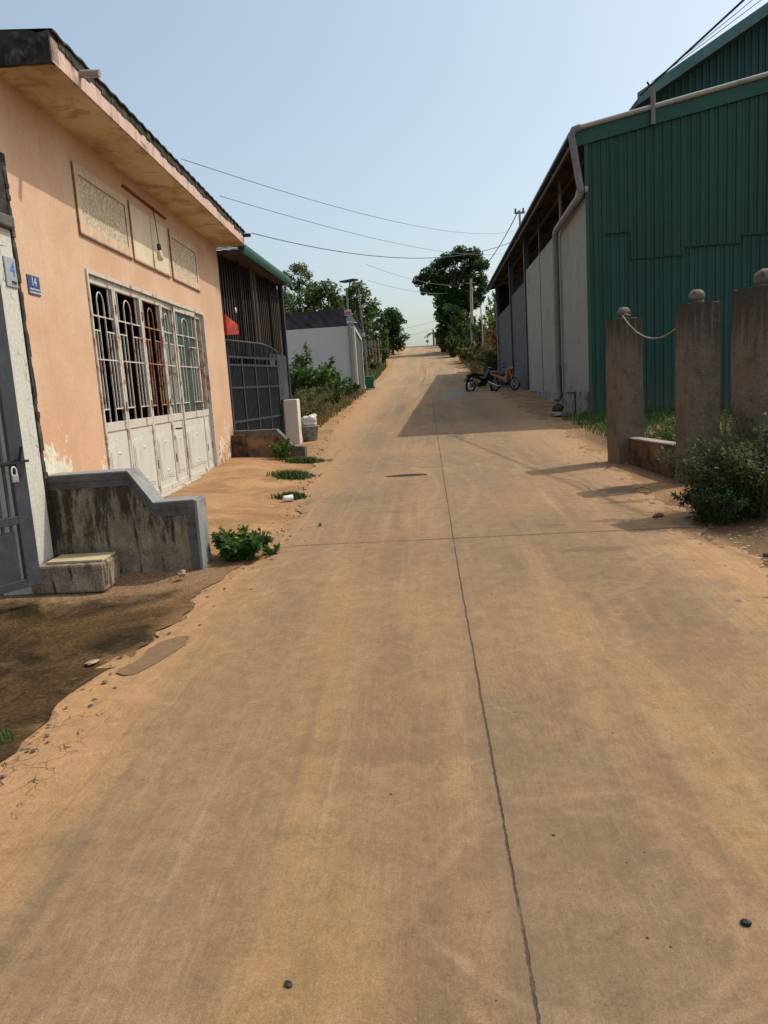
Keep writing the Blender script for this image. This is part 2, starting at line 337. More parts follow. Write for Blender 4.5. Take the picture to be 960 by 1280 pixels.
def soil_material():
    g = G('sandy_soil'); P = g.pos(); x, y, z = g.sep(P)
    a = g.noise(P, 1.1, 8, 0.65, 0.8); b = g.noise(P, 0.3, 5, 0.6); f = g.noise(P, 38, 5, 0.8); gr = g.noise(P, 120, 3, 0.8)
    lines = g.noise(g.mapv(P, (0.8, 7, 1), (0, 0, 0), (0, 0, 0.5)), 1.0, 6, 0.6, 0.8)
    c = g.mix(g.step(a, 0.35, 0.65), (0.25, 0.145, 0.070), (0.40, 0.240, 0.120))
    c = g.mix(g.step(lines, 0.5, 0.68, 0, 0.5), c, (0.25, 0.145, 0.08))
    c = g.mix(g.step(g.noise(P, 5, 6, 0.7), 0.6, 0.75, 0, 0.6), c, (0.50, 0.36, 0.23))
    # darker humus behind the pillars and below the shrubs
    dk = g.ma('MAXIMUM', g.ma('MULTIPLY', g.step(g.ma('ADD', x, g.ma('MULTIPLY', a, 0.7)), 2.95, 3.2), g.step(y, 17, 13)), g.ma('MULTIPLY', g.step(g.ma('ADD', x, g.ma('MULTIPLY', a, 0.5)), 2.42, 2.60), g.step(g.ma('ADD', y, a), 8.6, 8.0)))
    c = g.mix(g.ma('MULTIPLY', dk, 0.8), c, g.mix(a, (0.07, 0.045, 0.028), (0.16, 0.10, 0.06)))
    gn = g.ma('MULTIPLY', g.step(g.ma('ABSOLUTE', x), 4.2, 6.5), g.step(y, 35, 45))
    c = g.mix(gn, c, g.mix(b, (0.06, 0.07, 0.025), (0.14, 0.12, 0.05)))
    c = g.mix(0.9, c, g.mix(g.step(f, 0.25, 0.75), (0.72, 0.72, 0.72), (1.22, 1.22, 1.22)), 'MULTIPLY')
    c = g.mix(g.step(gr, 0.68, 0.76, 0, 0.6), c, (0.08, 0.055, 0.04))
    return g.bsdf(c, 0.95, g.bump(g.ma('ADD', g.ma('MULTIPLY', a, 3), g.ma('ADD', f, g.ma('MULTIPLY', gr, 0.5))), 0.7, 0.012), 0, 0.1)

def yard_material():
    g = G('wet_yard'); P = g.pos(); x, y, z = g.sep(P)
    a = g.noise(P, 1.3, 8, 0.65, 0.8); f = g.noise(P, 45, 5, 0.75); s = g.noise(P, 3.5, 7, 0.7, 0.5)
    c = g.mix(g.step(a, 0.35, 0.62), (0.020, 0.014, 0.007), (0.085, 0.050, 0.022))
    c = g.mix(g.step(s, 0.55, 0.72, 0, 0.7), c, (0.125, 0.082, 0.044))
    c = g.mix(g.step(s, 0.42, 0.3, 0, 0.6), c, (0.028, 0.026, 0.016))
    e = g.step(g.ma('ADD', y, g.ma('ADD', g.ma('MULTIPLY', a, 1.4), g.ma('MULTIPLY', s, 0.6))), 6.0, 6.7)
    c = g.mix(g.ma('MULTIPLY', e, 0.85), c, (0.25, 0.155, 0.09))
    c = g.mix(0.9, c, g.mix(g.step(f, 0.32, 0.68), (0.5, 0.5, 0.5), (1.5, 1.5, 1.45)), 'MULTIPLY')
    fr = g.step(g.ma('ADD', x, g.ma('MULTIPLY', s, 0.7)), -1.52, -1.30, 0, 0.8)
    c = g.mix(fr, c, (0.20, 0.118, 0.058))
    c = g.mix(g.step(g.noise(P, 90, 2, 0.5), 0.72, 0.76, 0, 0.8), c, (0.35, 0.27, 0.14))
    return g.bsdf(c, g.step(a, 0.35, 0.7, 0.8, 0.95), g.bump(g.ma('ADD', g.ma('MULTIPLY', s, 1.5), f), 0.6, 0.008), 0, 0.06)

M_road = road_material(); M_soil = soil_material(); M_yard = yard_material()

def wall_pink():
    g = G('peach_painted_plaster'); v = g.obj(); x, y, z = g.sep(v)
    a = g.noise(v, 1.2, 7, 0.6, 0.4); f = g.noise(v, 30, 6, 0.7); s = g.noise(g.mapv(v, (1, 6, 0.5)), 1.5, 7, 0.68)
    c = g.mix(g.step(a, 0.35, 0.65), (0.575, 0.365, 0.235), (0.63, 0.435, 0.305))
    c = g.mix(g.step(s, 0.52, 0.72, 0, 0.28), c, (0.45, 0.25, 0.15))
    lowm = g.step(z, 1.9, 0.9)
    c = g.mix(g.ma('MULTIPLY', lowm, 0.35), c, (0.60, 0.31, 0.16))
    p = g.ma('ADD', g.ma('MULTIPLY', g.noise(v, 3.4, 8, 0.66, 0.2), 0.6), g.ma('MULTIPLY', g.noise(v, 13, 6, 0.7), 0.4))
    thr = g.ma('ADD', p, g.ma('ADD', g.step(z, 0.75, 1.75, 0.14, -0.10), g.step(y, 0.15, 0.9, 0.060, -0.045)))
    peel = g.step(thr, 0.610, 0.628)
    c = g.mix(peel, c, g.mix(g.step(f, 0.4, 0.6), (0.62, 0.58, 0.48), (0.72, 0.66, 0.52)))
    moss = g.step(g.ma('ADD', g.noise(v, 9, 7, 0.7), g.step(z, 0.4, 1.3, 0.16, -0.12)), 0.63, 0.69)
    c = g.mix(g.ma('MULTIPLY', moss, 0.8), c, (0.13, 0.105, 0.06))
    endm = g.ma('MULTIPLY', g.step(y, 7.0, 7.45), g.step(g.ma('ADD', z, g.ma('MULTIPLY', p, 0.5)), 1.35, 0.9))
    c = g.mix(g.ma('MULTIPLY', endm, 0.85), c, (0.13, 0.10, 0.07))
    c = g.mix(g.step(g.noise(v, 16, 3, 0.6), 0.70, 0.74, 0, 0.5), c, (0.35, 0.25, 0.18))
    c = g.mix(0.35, c, g.mix(g.step(f, 0.3, 0.7), (0.8, 0.8, 0.8), (1.15, 1.15, 1.15)), 'MULTIPLY')
    return g.bsdf(c, 0.85, g.bump(g.ma('ADD', g.ma('MULTIPLY', f, 0.5), g.ma('SUBTRACT', g.ma('MULTIPLY', a, 0.8), g.ma('MULTIPLY', peel, 1.0))), 0.35, 0.006), 0, 0.2)

def soffit_mat():
    g = G('stained_soffit'); v = g.obj()
    a = g.noise(g.mapv(v, (2.2, 1.0, 1)), 1.1, 7, 0.6, 0.8); b = g.noise(v, 3.2, 6, 0.6, 0.3)
    c = g.mix(g.step(a, 0.4, 0.6), (0.47, 0.36, 0.215), (0.60, 0.485, 0.32))
    c = g.mix(g.step(b, 0.52, 0.60, 0, 0.7), c, (0.33, 0.235, 0.11))
    c = g.mix(g.step(b, 0.66, 0.70, 0, 0.6), c, (0.20, 0.14, 0.07))
    return g.bsdf(c, 0.9, g.bump(b, 0.15, 0.005), 0, 0.15)

def plastered(name, base, dark, warm=None, thr=0.62, ztop=None, scale=2.4, crack=0.0):
    """painted plaster with mildew, streaks, cracks; darker grime towards the foot of the wall (real dirt)"""
    g = G(name); v = g.obj(); x, y, z = g.sep(v)
    a = g.noise(v, scale, 10, 0.74, 0.15); f = g.noise(v, 40, 5, 0.75); s = g.noise(g.mapv(v, (8, 8, 0.8)), 1.5, 7, 0.7)
    c = g.mix(g.step(a, thr-0.07, thr+0.13), base, dark)
    c = g.mix(g.step(s, 0.52, 0.74, 0, 0.55), c, g.mix(0.6, base, dark))
    if warm: c = g.mix(g.step(g.noise(g.mapv(v, (1, 1, 1), (4, 4, 4)), 1.8, 6, 0.6), 0.5, 0.68, 0, 0.7), c, warm)
    if crack:
        vo = g.n('ShaderNodeTexVoronoi', feature='DISTANCE_TO_EDGE')
        q = g.n('ShaderNodeVectorMath', operation='ADD'); nn = g.n('ShaderNodeTexNoise'); g.put(nn.inputs['Vector'], v); nn.inputs['Scale'].default_value = 7
        sc = g.n('ShaderNodeVectorMath', operation='SCALE'); sc.inputs['Scale'].default_value = 0.25; g.put(sc.inputs[0], nn.outputs['Color'])
        g.put(q.inputs[0], v); g.put(q.inputs[1], sc.outputs[0]); g.put(vo.inputs['Vector'], q.outputs[0]); vo.inputs['Scale'].default_value = 3.2
        k = g.ma('MULTIPLY', g.step(vo.outputs['Distance'], 0.02, 0.005), g.step(g.noise(v, 2, 3), 0.5, 0.6, 0, crack))
        c = g.mix(k, c, dark)
    c = g.mix(0.7, c, g.mix(g.step(f, 0.3, 0.7), (0.75, 0.75, 0.75), (1.2, 1.2, 1.2)), 'MULTIPLY')
    return g.bsdf(c, 0.9, g.bump(g.ma('ADD', g.ma('MULTIPLY', a, 1.5), g.ma('MULTIPLY', f, 0.8)), 0.45, 0.006), 0, 0.15)

M_pink = wall_pink(); M_soffit = soffit_mat()
M_mould = weathered('mouldy_concrete', (0.050, 0.046, 0.042), (0.014, 0.013, 0.012), (0.16, 0.145, 0.13), 0.95, 0.8, 6, 0.7, 0.6, 50)
M_fascia = weathered('pink_fascia', (0.60, 0.44, 0.36), (0.07, 0.055, 0.045), None, 0.9, 0.15, 3.5, 0.55, 0.3, 50)
M_whitewall = plastered('cracked_white_plaster', (0.56, 0.55, 0.49), (0.13, 0.115, 0.09), (0.62, 0.58, 0.44), 0.68, crack=0.8)
M_stepwall = plastered('grimy_concrete', (0.27, 0.215, 0.165), (0.042, 0.032, 0.025), (0.42, 0.34, 0.25), 0.50, scale=5)
M_cap = weathered('smooth_blue_grey_cement', (0.235, 0.235, 0.24), (0.10, 0.095, 0.09), (0.30, 0.29, 0.27), 0.7, 0.3, 3, 0.2, 0.15, 40)
M_capdark = weathered('dark_cement_band', (0.125, 0.115, 0.105), (0.04, 0.035, 0.03), (0.19, 0.17, 0.15), 0.85, 0.5, 4, 0.3, 0.3, 40)
M_mossy = plastered('mossy_brick_and_cement', (0.20, 0.135, 0.09), (0.035, 0.028, 0.018), (0.33, 0.20, 0.12), 0.50, scale=5)
M_lowwhite = plastered('dirty_white_render', (0.68, 0.64, 0.55), (0.30, 0.25, 0.18), (0.60, 0.42, 0.24), 0.66)
M_pillar = plastered('weathered_pillar', (0.165, 0.135, 0.108), (0.042, 0.036, 0.031), (0.225, 0.165, 0.115), 0.55, scale=6)
def pillar_mat():
    g = G('weathered_pillar'); v = g.obj(); x, y, z = g.sep(v)
    a = g.noise(v, 5, 10, 0.75, 0.2); f = g.noise(v, 55, 5, 0.8); s_ = g.noise(g.mapv(v, (11, 11, 0.9)), 1.5, 8, 0.75); b = g.noise(g.mapv(v, (1, 1, 1), (3, 5, 1)), 2.0, 5, 0.6)
    c = g.mix(g.step(b, 0.38, 0.62), (0.140, 0.115, 0.092), (0.190, 0.148, 0.108))
    c = g.mix(g.step(a, 0.50, 0.72, 0, 0.85), c, (0.075, 0.062, 0.050))
    top = g.step(g.ma('ADD', z, g.ma('MULTIPLY', g.ma('SUBTRACT', s_, 0.5), 2.2)), 1.55, 2.05)
    c = g.mix(g.ma('MULTIPLY', top, 0.75), c, (0.045, 0.040, 0.036))
    c = g.mix(g.step(s_, 0.60, 0.70, 0, 0.45), c, (0.29, 0.245, 0.195))
    c = g.mix(g.step(z, 0.55, 0.2, 0, 0.6), c, (0.25, 0.155, 0.085))
    c = g.mix(0.9, c, g.mix(g.step(f, 0.3, 0.7), (0.65, 0.65, 0.65), (1.3, 1.3, 1.3)), 'MULTIPLY')
    vo = g.n('ShaderNodeTexVoronoi'); g.put(vo.inputs['Vector'], v); vo.inputs['Scale'].default_value = 14
    pit = g.step(vo.outputs['Distance'], 0.16, 0.08); pit = g.ma('MULTIPLY', pit, g.step(a, 0.45, 0.6))
    c = g.mix(g.ma('MULTIPLY', pit, 0.8), c, (0.03, 0.025, 0.02))
    return g.bsdf(c, 0.92, g.bump(g.ma('SUBTRACT', g.ma('ADD', g.ma('MULTIPLY', a, 2.0), f), pit), 0.8, 0.008), 0, 0.12)
M_pillar = pillar_mat()
def drip_wall():
    g = G('grimy_concrete'); v = g.obj(); x, y, z = g.sep(v)
    a = g.noise(v, 4.5, 10, 0.75, 0.2); f = g.noise(v, 55, 5, 0.8); s_ = g.noise(g.mapv(v, (7, 7, 1.1)), 1.4, 9, 0.72, 0.3)
    c = g.mix(g.step(a, 0.36, 0.62), (0.20, 0.155, 0.108), (0.37, 0.30, 0.215))
    m = g.ma('ADD', g.ma('MULTIPLY', s_, 0.75), g.ma('MULTIPLY', a, 0.35))
    m = g.ma('ADD', m, g.step(z, 0.25, 0.9, -0.04, 0.05))
    c = g.mix(g.step(m, 0.52, 0.61, 0, 0.92), c, (0.045, 0.036, 0.029))
    c = g.mix(g.step(m, 0.44, 0.36, 0, 0.5), c, (0.42, 0.36, 0.27))
    c = g.mix(0.9, c, g.mix(g.step(f, 0.3, 0.7), (0.65, 0.65, 0.65), (1.3, 1.3, 1.3)), 'MULTIPLY')
    return g.bsdf(c, 0.92, g.bump(g.ma('ADD', g.ma('MULTIPLY', a, 2.0), f), 0.8, 0.008), 0, 0.12)
M_stepwall = drip_wall()
M_ball = weathered('lichen_ball', (0.17, 0.145, 0.12), (0.04, 0.034, 0.028), (0.28, 0.24, 0.19), 0.95, 0.6, 12, 0, 0.7, 60)
M_brick = plastered('red_brick_kerb', (0.13, 0.072, 0.045), (0.03, 0.022, 0.016), (0.22, 0.12, 0.075), 0.50, scale=5)
M_greywall = plastered('grey_cement_render', (0.33, 0.30, 0.245), (0.17, 0.155, 0.125), (0.36, 0.33, 0.27), 0.60, scale=1.3, crack=0.35)
M_darkwall = plastered('dark_cement_render', (0.125, 0.123, 0.128), (0.07, 0.068, 0.07), None, 0.60, scale=1.2)  # much darker, cooler grey than the near side wall
M_foot = plastered('crumbling_footing', (0.28, 0.25, 0.21), (0.10, 0.08, 0.06), (0.40, 0.36, 0.30), 0.52, scale=4)
M_pvc = weathered('grey_pvc_pipe', (0.22, 0.20, 0.20), (0.11, 0.10, 0.10), None, 0.5, 0.3, 3, 0.2, 0.1, 30)
M_pvcl = weathered('pale_pvc_pipe', (0.36, 0.35, 0.31), (0.18, 0.17, 0.15), None, 0.5, 0.3, 3, 0.2, 0.1, 30)
M_white = plain('white_plastic', (0.72, 0.72, 0.70), 0.5)
M_dsteel = weathered('dark_grey_steel_paint', (0.046, 0.052, 0.062), (0.028, 0.026, 0.025), (0.07, 0.078, 0.088), 0.45, 0.3, 6, 0.2, 0.08, 60, 0.4)
M_black = plain('interior_shade_black', (0.012, 0.011, 0.010), 0.9)  # near-black colour stands in for the shade inside openings
M_green_roof = plain('green_roof_trim', (0.022, 0.10, 0.068), 0.45, var=0.3)
M_doorpaint = None
def clad(name, c1, c2, rough=0.42):
    g = G(name); v = g.obj(); s = g.noise(g.mapv(v, (4.0, 4.0, 0.25)), 1.2, 6, 0.65); a = g.noise(v, 0.6, 4)
    c = g.mix(g.step(s, 0.35, 0.7), c1, c2); c = g.mix(g.step(a, 0.45, 0.65, 0, 0.4), c, tuple(x*0.75 for x in c1))
    c = g.mix(g.step(g.noise(g.mapv(v, (14, 14, 0.5)), 1.5, 5, 0.7), 0.60, 0.75, 0, 0.45), c, (0.09, 0.15, 0.12))
    x_, y_, z_ = g.sep(v); pn = g.n('ShaderNodeTexWhiteNoise', noise_dimensions='1D'); g.put(pn.inputs['W'], g.ma('FLOOR', g.ma('DIVIDE', x_, 0.87)))
    c = g.mix(1.0, c, g.mix(pn.outputs[0], (0.90, 0.91, 0.92), (1.08, 1.07, 1.05)), 'MULTIPLY')
    c = g.mix(g.ma('MULTIPLY', g.step(z_, 1.7, 0.4), g.step(a, 0.3, 0.6, 0.2, 0.7)), c, (0.10, 0.085, 0.055))
    return g.bsdf(c, g.step(s, 0.3, 0.7, rough, rough+0.2), g.bump(s, 0.08, 0.01), 0.0, 0.45)
M_green = clad('green_corrugated_steel', (0.009, 0.056, 0.039), (0.012, 0.071, 0.049))
M_green2 = clad('green_corrugated_steel_older', (0.009, 0.058, 0.044), (0.012, 0.074, 0.056))
M_green3 = clad('blue_green_corrugated_steel', (0.014, 0.060, 0.054), (0.020, 0.078, 0.068))
M_trim = clad('green_flashing', (0.011, 0.070, 0.048), (0.014, 0.088, 0.060))
M_trim2 = clad('dusty_green_flashing', (0.06, 0.14, 0.125), (0.09, 0.18, 0.16))
M_under = weathered('rusty_roof_underside', (0.085, 0.065, 0.052), (0.035, 0.028, 0.024), None, 0.8, 0.4, 2, 0.2, 0.1, 30)
M_brownclad = weathered('dark_brown_sheet', (0.034, 0.024, 0.019), (0.016, 0.012, 0.010), None, 0.75, 0.4, 2, 0.4, 0.1, 30)
def netmat():
    g = G('black_shade_net'); v = g.obj(); a = g.noise(v, 1.5, 6, 0.6, 0.8)
    wv = g.n('ShaderNodeTexWave', wave_type='BANDS', bands_direction='DIAGONAL'); g.put(wv.inputs['Vector'], v); wv.inputs['Scale'].default_value = 1.3; wv.inputs['Distortion'].default_value = 5
    c = g.mix(g.step(a, 0.35, 0.7), (0.028, 0.030, 0.036), (0.075, 0.082, 0.098)); c = g.mix(g.ma('MULTIPLY', wv.outputs['Fac'], 0.3), c, (0.10, 0.105, 0.12))
    return g.bsdf(c, 0.85, g.bump(g.noise(v, 25, 3), 0.4, 0.01), 0, 0.2)
M_net = netmat()
M_galv = weathered('galvanised_post', (0.26, 0.25, 0.23), (0.12, 0.11, 0.10), None, 0.5, 0.4, 4, 0.3, 0.1, 40, metal=0.3)
M_concpole = weathered('pale_concrete_pole', (0.42, 0.37, 0.30), (0.22, 0.18, 0.14), None, 0.9, 0.4, 3, 0.3, 0.2, 40)
M_wire = plain('black_cable', (0.03, 0.03, 0.035), 0.7)
M_bark = weathered('bark', (0.11, 0.085, 0.062), (0.05, 0.04, 0.03), (0.2, 0.17, 0.14), 0.95, 0.5, 8, 0.4, 0.6, 60)
M_lf_dark = leafmat('dark_leaves', (0.020, 0.044, 0.017), (0.045, 0.088, 0.030), (0.07, 0.12, 0.038))
M_lf_mid = leafmat('mid_green_leaves', (0.028, 0.055, 0.015), (0.064, 0.102, 0.030), (0.12, 0.14, 0.045))
M_lf_bright = leafmat('bright_green_leaves', (0.036, 0.088, 0.018), (0.078, 0.155, 0.036), (0.14, 0.20, 0.06))
M_lf_olive = leafmat('olive_leaves', (0.050, 0.062, 0.026), (0.105, 0.118, 0.052), (0.19, 0.18, 0.10))
M_lf_dry = leafmat('dry_brush', (0.085, 0.060, 0.028), (0.16, 0.115, 0.05), (0.12, 0.14, 0.05))
M_lf_red = leafmat('red_brown_leaves', (0.12, 0.030, 0.022), (0.22, 0.07, 0.04), (0.20, 0.12, 0.05))
M_lf_yel = leafmat('yellow_green_leaves', (0.14, 0.18, 0.03), (0.24, 0.27, 0.05), (0.10, 0.16, 0.03))
M_stain = None

# ------------------------------------------------------------ ground, road, yard
def sheet(name, xs, ys, zf, m, kind='structure'):
    vs = [(x, y, zf(x, y)) for y in ys for x in xs]; nx = len(xs)
    fs = [(j*nx+i, j*nx+i+1, (j+1)*nx+i+1, (j+1)*nx+i) for j in range(len(ys)-1) for i in range(nx-1)]
    o = MB().add(vs, fs).build(name, m, None, True, kind=kind); return o
xs = sorted(set([round(v, 3) for v in list(np.arange(-8, 10, 0.2))+[-900, -400, -200, -100, -60, -40, -28, -20, -15, -12, -10, 12, 15, 20, 28, 40, 60, 100, 200, 400, 900]]))
ys = sorted(set([round(float(v), 3) for v in list(np.arange(-6, 24, 0.2))+list(np.arange(24, 120, 0.75))+[-300, -120, -60, -30, -15, -9, 126, 135, 150, 175, 200, 260, 400, 900]]))
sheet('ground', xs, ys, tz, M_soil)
def edge_noise(y, s): return 0.05*math.sin(y*3.1+s)+0.03*math.sin(y*7.7+2*s)+0.018*math.sin(y*19+s)+0.012*math.sin(y*41+3*s)
ry = list(np.arange(-5, 24, 0.05))+list(np.arange(24, 118, 0.5)); nxr = 22
vs = []; fs = []
for y in ry:
    a = roadL(y)+edge_noise(y, 1.0)*(1 if y < 30 else 2.5)+random.uniform(-.022, .014); b = roadR(y)+edge_noise(y, 4.0)*(1.5 if y < 30 else 3)
    for i in range(nxr+1):
        t = i/nxr; x = a+(b-a)*t; e = min(t, 1-t)*(b-a)
        vs.append((x, y, zr(x, y)-0.012*(1-sm(e/0.12))))
W = nxr+1
fs = [(j*W+i, j*W+i+1, (j+1)*W+i+1, (j+1)*W+i) for j in range(len(ry)-1) for i in range(nxr)]
# slab skirt at both edges
for side in (0, nxr):
    o = len(vs)
    for j in range(len(ry)):
        v = vs[j*W+side]; vs.append((v[0], v[1], v[2]-0.10))
    for j in range(len(ry)-1):
        q = (j*W+side, (j+1)*W+side, o+j+1, o+j); fs.append(q if side == 0 else q[::-1])
MB().add(vs, fs).build('road', M_road, None, True, kind='structure')
# yard in front of the left gate, a thin wet sheet over the soil
yv = []; yf = []; yy = list(np.arange(-4, 6.31, 0.1)); xxn = 30
for y in yy:
    b = roadL(y)+edge_noise(y, 1.0)-0.015
    if y > 5.2: b -= (y-5.2)*0.05
    for i in range(xxn+1):
        x = -7+(b+7)*i/xxn; yv.append((x, y, tz(x, y)+0.006))
yf = [(j*(xxn+1)+i, j*(xxn+1)+i+1, (j+1)*(xxn+1)+i+1, (j+1)*(xxn+1)+i) for j in range(len(yy)-1) for i in range(xxn)]
MB().add(yv, yf).build('yard', M_yard, None, True, kind='structure')
# damp / worn patches lying on the road, each a thin irregular sheet
g = G('damp_stain'); P = g.pos(); a_ = g.noise(P, 30, 5, 0.7)
M_stain = g.bsdf(g.mix(g.step(a_, 0.3, 0.7), (0.150, 0.092, 0.048), (0.205, 0.130, 0.070)), 0.7, g.bump(a_, 0.3, 0.004), 0, 0.2)
g = G('grey_worn_concrete'); P = g.pos(); a_ = g.noise(P, 30, 5, 0.7)
M_worn = g.bsdf(g.mix(g.step(a_, 0.3, 0.7), (0.20, 0.17, 0.135), (0.27, 0.225, 0.175)), 0.85, g.bump(a_, 0.3, 0.004), 0, 0.2)
def patch(name, pts, m, dz=0.004, sub=3):
    # closed smooth outline through pts (x, y), draped on the road
    n = len(pts); out = []
    for i in range(n):
        p0, p1, p2, p3 = [Vector(pts[(i+k-1) % n]) for k in range(4)]
        for s in range(sub):
            t = s/sub; q = 0.5*((2*p1)+(-p0+p2)*t+(2*p0-5*p1+4*p2-p3)*t*t+(-p0+3*p1-3*p2+p3)*t**3)
            out.append((q.x+random.uniform(-.004, .004), q.y+random.uniform(-.007, .007)))
    cx = sum(p[0] for p in out)/len(out); cy = sum(p[1] for p in out)/len(out)
    v = [(cx, cy, zr(cx, cy)+dz)]+[(x, y, zr(x, y)+dz) for x, y in out]
    MB().add(v, [(0, i+1, (i+1) % len(out)+1) for i in range(len(out))]).build(name, m, kind='structure')
PATCHES = True

# ------------------------------------------------------------ foliage
def frame(n):
    n = n/np.linalg.norm(n, axis=1, keepdims=True)
    a = np.where(np.abs(n[:, 2:3]) < 0.9, np.array([[0, 0, 1.0]]), np.array([[1.0, 0, 0]]))
    u = np.cross(a, n); u /= np.linalg.norm(u, axis=1, keepdims=True); return u, np.cross(n, u)
def leaves(name, pts, size, m, parent, aspect=2.0, up=0.5, var=0.4, dirs=None):
    """every leaf is a small folded blade of 2 quads"""
    pts = np.asarray(pts, float); n = len(pts)
    nr = rng.normal(size=(n, 3)); nr[:, 2] = np.abs(nr[:, 2])+up
    u, v = frame(nr); nr /= np.linalg.norm(nr, axis=1, keepdims=True)
    th = rng.uniform(0, 2*PI, (n, 1)); d = u*np.cos(th)+v*np.sin(th)
    if dirs is not None:
        d = np.asarray(dirs, float); d = d/np.linalg.norm(d, axis=1, keepdims=True); d = d+rng.normal(size=d.shape)*0.25
        d /= np.linalg.norm(d, axis=1, keepdims=True)
    s = np.cross(nr, d); s /= np.linalg.norm(s, axis=1, keepdims=True)
    L = size*(1+rng.uniform(-var, var, (n, 1))); Wd = L/aspect
    q = np.cross(d, s)
    p0 = pts-d*L*0.5; p3 = pts+d*L*0.5-q*L*0.08
    pa = pts+s*Wd*0.5-d*L*0.05+q*Wd*0.12; pb = pts-s*Wd*0.5-d*L*0.05+q*Wd*0.12
    V = np.stack([p0, pa, p3, pb], 1).reshape(-1, 3)
    F = np.arange(4*n).reshape(n, 4)
    me = bpy.data.meshes.new(name); me.vertices.add(len(V)); me.vertices.foreach_set('co', V.ravel())
    me.loops.add(4*n); me.loops.foreach_set('vertex_index', F.ravel())
    me.polygons.add(n); me.polygons.foreach_set('loop_start', np.arange(0, 4*n, 4)); me.polygons.foreach_set('loop_total', np.full(n, 4))
    me.update(); me.materials.append(m)
    o = bpy.data.objects.new(name, me); scn.collection.objects.link(o)
    if parent: o.parent = parent
    return o
def cluster_pts(centres, radii, per, flat=0.75, shell=0.5):
    out = []
    for c, r in zip(centres, radii):
        k = int(per*(r**2)) if per > 0 else 0
        d = rng.normal(size=(k, 3)); d /= np.linalg.norm(d, axis=1, keepdims=True)
        rr = r*(rng.uniform(0, 1, (k, 1))**shell)
        p = d*rr; p[:, 2] *= flat; out.append(p+np.array(c))
    return np.concatenate(out) if out else np.zeros((0, 3))
def tree(name, label, cat, x, y, H, crown_w, crown_h, trunk_r, leaf, m, nclump=22, per=300, group=None, z=None, clump=0.22, lean=(0, 0), seedshape=1.0, limbs=9, stemfrac=None):
    z0 = tz(x, y)-0.1 if z is None else z
    t = thing(name, label, cat, (x, y, z0), 0, group)
    mb = MB(); c0 = H-crown_h
    top = Vector((lean[0], lean[1], H*0.82))
    trunk = [Vector((0, 0, 0)), Vector((random.uniform(-.1, .1), random.uniform(-.1, .1), H*0.25)), Vector((lean[0]*0.5, lean[1]*0.5, H*0.5)), top]
    mb.tube(trunk, [trunk_r*1.25, trunk_r, trunk_r*0.7, trunk_r*0.2], 8)
    cs = []; rs = []
    for i in range(nclump):
        # golden spiral placement in a lumpy ellipsoid
        ph = i*2.399963+random.uniform(-.4, .4); hh = (i+0.5)/nclump
        zz = c0+crown_h*(0.10+0.85*hh); prof = math.sin(PI*min(1, max(0, (0.12+0.86*hh)**seedshape)))**0.7
        rad = crown_w*0.5*prof*random.uniform(0.45, 0.98)
        c = Vector((rad*math.cos(ph)+lean[0]*hh, rad*math.sin(ph)+lean[1]*hh, zz))
        r = crown_w*clump*random.uniform(0.6, 1.2); cs.append(c); rs.append(r)
        if i % max(1, nclump//limbs) == 0 or i < 3:
            b = trunk[1].lerp(top, random.uniform(0.2, 0.75)*hh+0.1)
            mb.tube([b, b.lerp(c, 0.5)+Vector((0, 0, 0.06*crown_h)), c], [trunk_r*0.42, trunk_r*0.25, trunk_r*0.08], 6)
    mb.build('trunk', M_bark, t, True)
    pts = cluster_pts([tuple(c) for c in cs], rs, per)
    leaves('crown', pts, leaf, m, t)
    return t
def shrub(name, label, cat, x, y, wd, ht, leaf, m, n=1500, stems=9, group=None, m2=None, wy=None, spiky=0.3, z=None, flowers=None):
    z0 = (tz(x, y) if z is None else z)-0.02; wy = wy or wd
    t = thing(name, label, cat, (x, y, z0), random.uniform(-.2, .2), group)
    mb = MB(); pts = []; dirs = []
    for i in range(stems):
        a = 2*PI*(i+random.random()*0.8)/stems; rr = math.sqrt(random.random())
        tip = Vector((math.cos(a)*wd*0.5*rr, math.sin(a)*wy*0.5*rr, ht*(1-0.45*rr*rr)*random.uniform(1-spiky, 1.0)))
        base = Vector((tip.x*0.15, tip.y*0.15, 0)); mid = base.lerp(tip, 0.5)+Vector((0, 0, ht*0.12))
        mb.tube([base, mid, tip], [ht*0.014+0.004, ht*0.009+0.003, 0.002], 5)
        k = int(n/stems)
        for j in range(k):
            s = random.random()**0.75; p = base.lerp(mid, s*2) if s < .5 else mid.lerp(tip, (s-.5)*2)
            sp = wd*0.16*(1.1-0.75*s); d = Vector((random.gauss(0, 1), random.gauss(0, 1), random.gauss(0, .7))); d.normalize()
            q = p+d*sp*random.random()**0.6; q.z = max(q.z, 0.01)
            pts.append(q); dirs.append((d.x, d.y, d.z+0.3))
    mb.build('stems', M_bark, t, True)
    leaves('foliage', pts, leaf, m, t, dirs=dirs)
    if m2: 
        k = len(pts)//6; idx = rng.choice(len(pts), k, replace=False)
        leaves('foliage', [pts[i]+Vector((0, 0, leaf*0.6)) for i in idx], leaf*0.9, m2, t)
    if flowers:
        for i in rng.choice(len(pts), 14, replace=False):
            p = pts[i]; MB().blob((p.x, p.y, p.z+leaf*0.5), 0.013, seg=6, rings=4).build('flower', flowers, t)
    return t
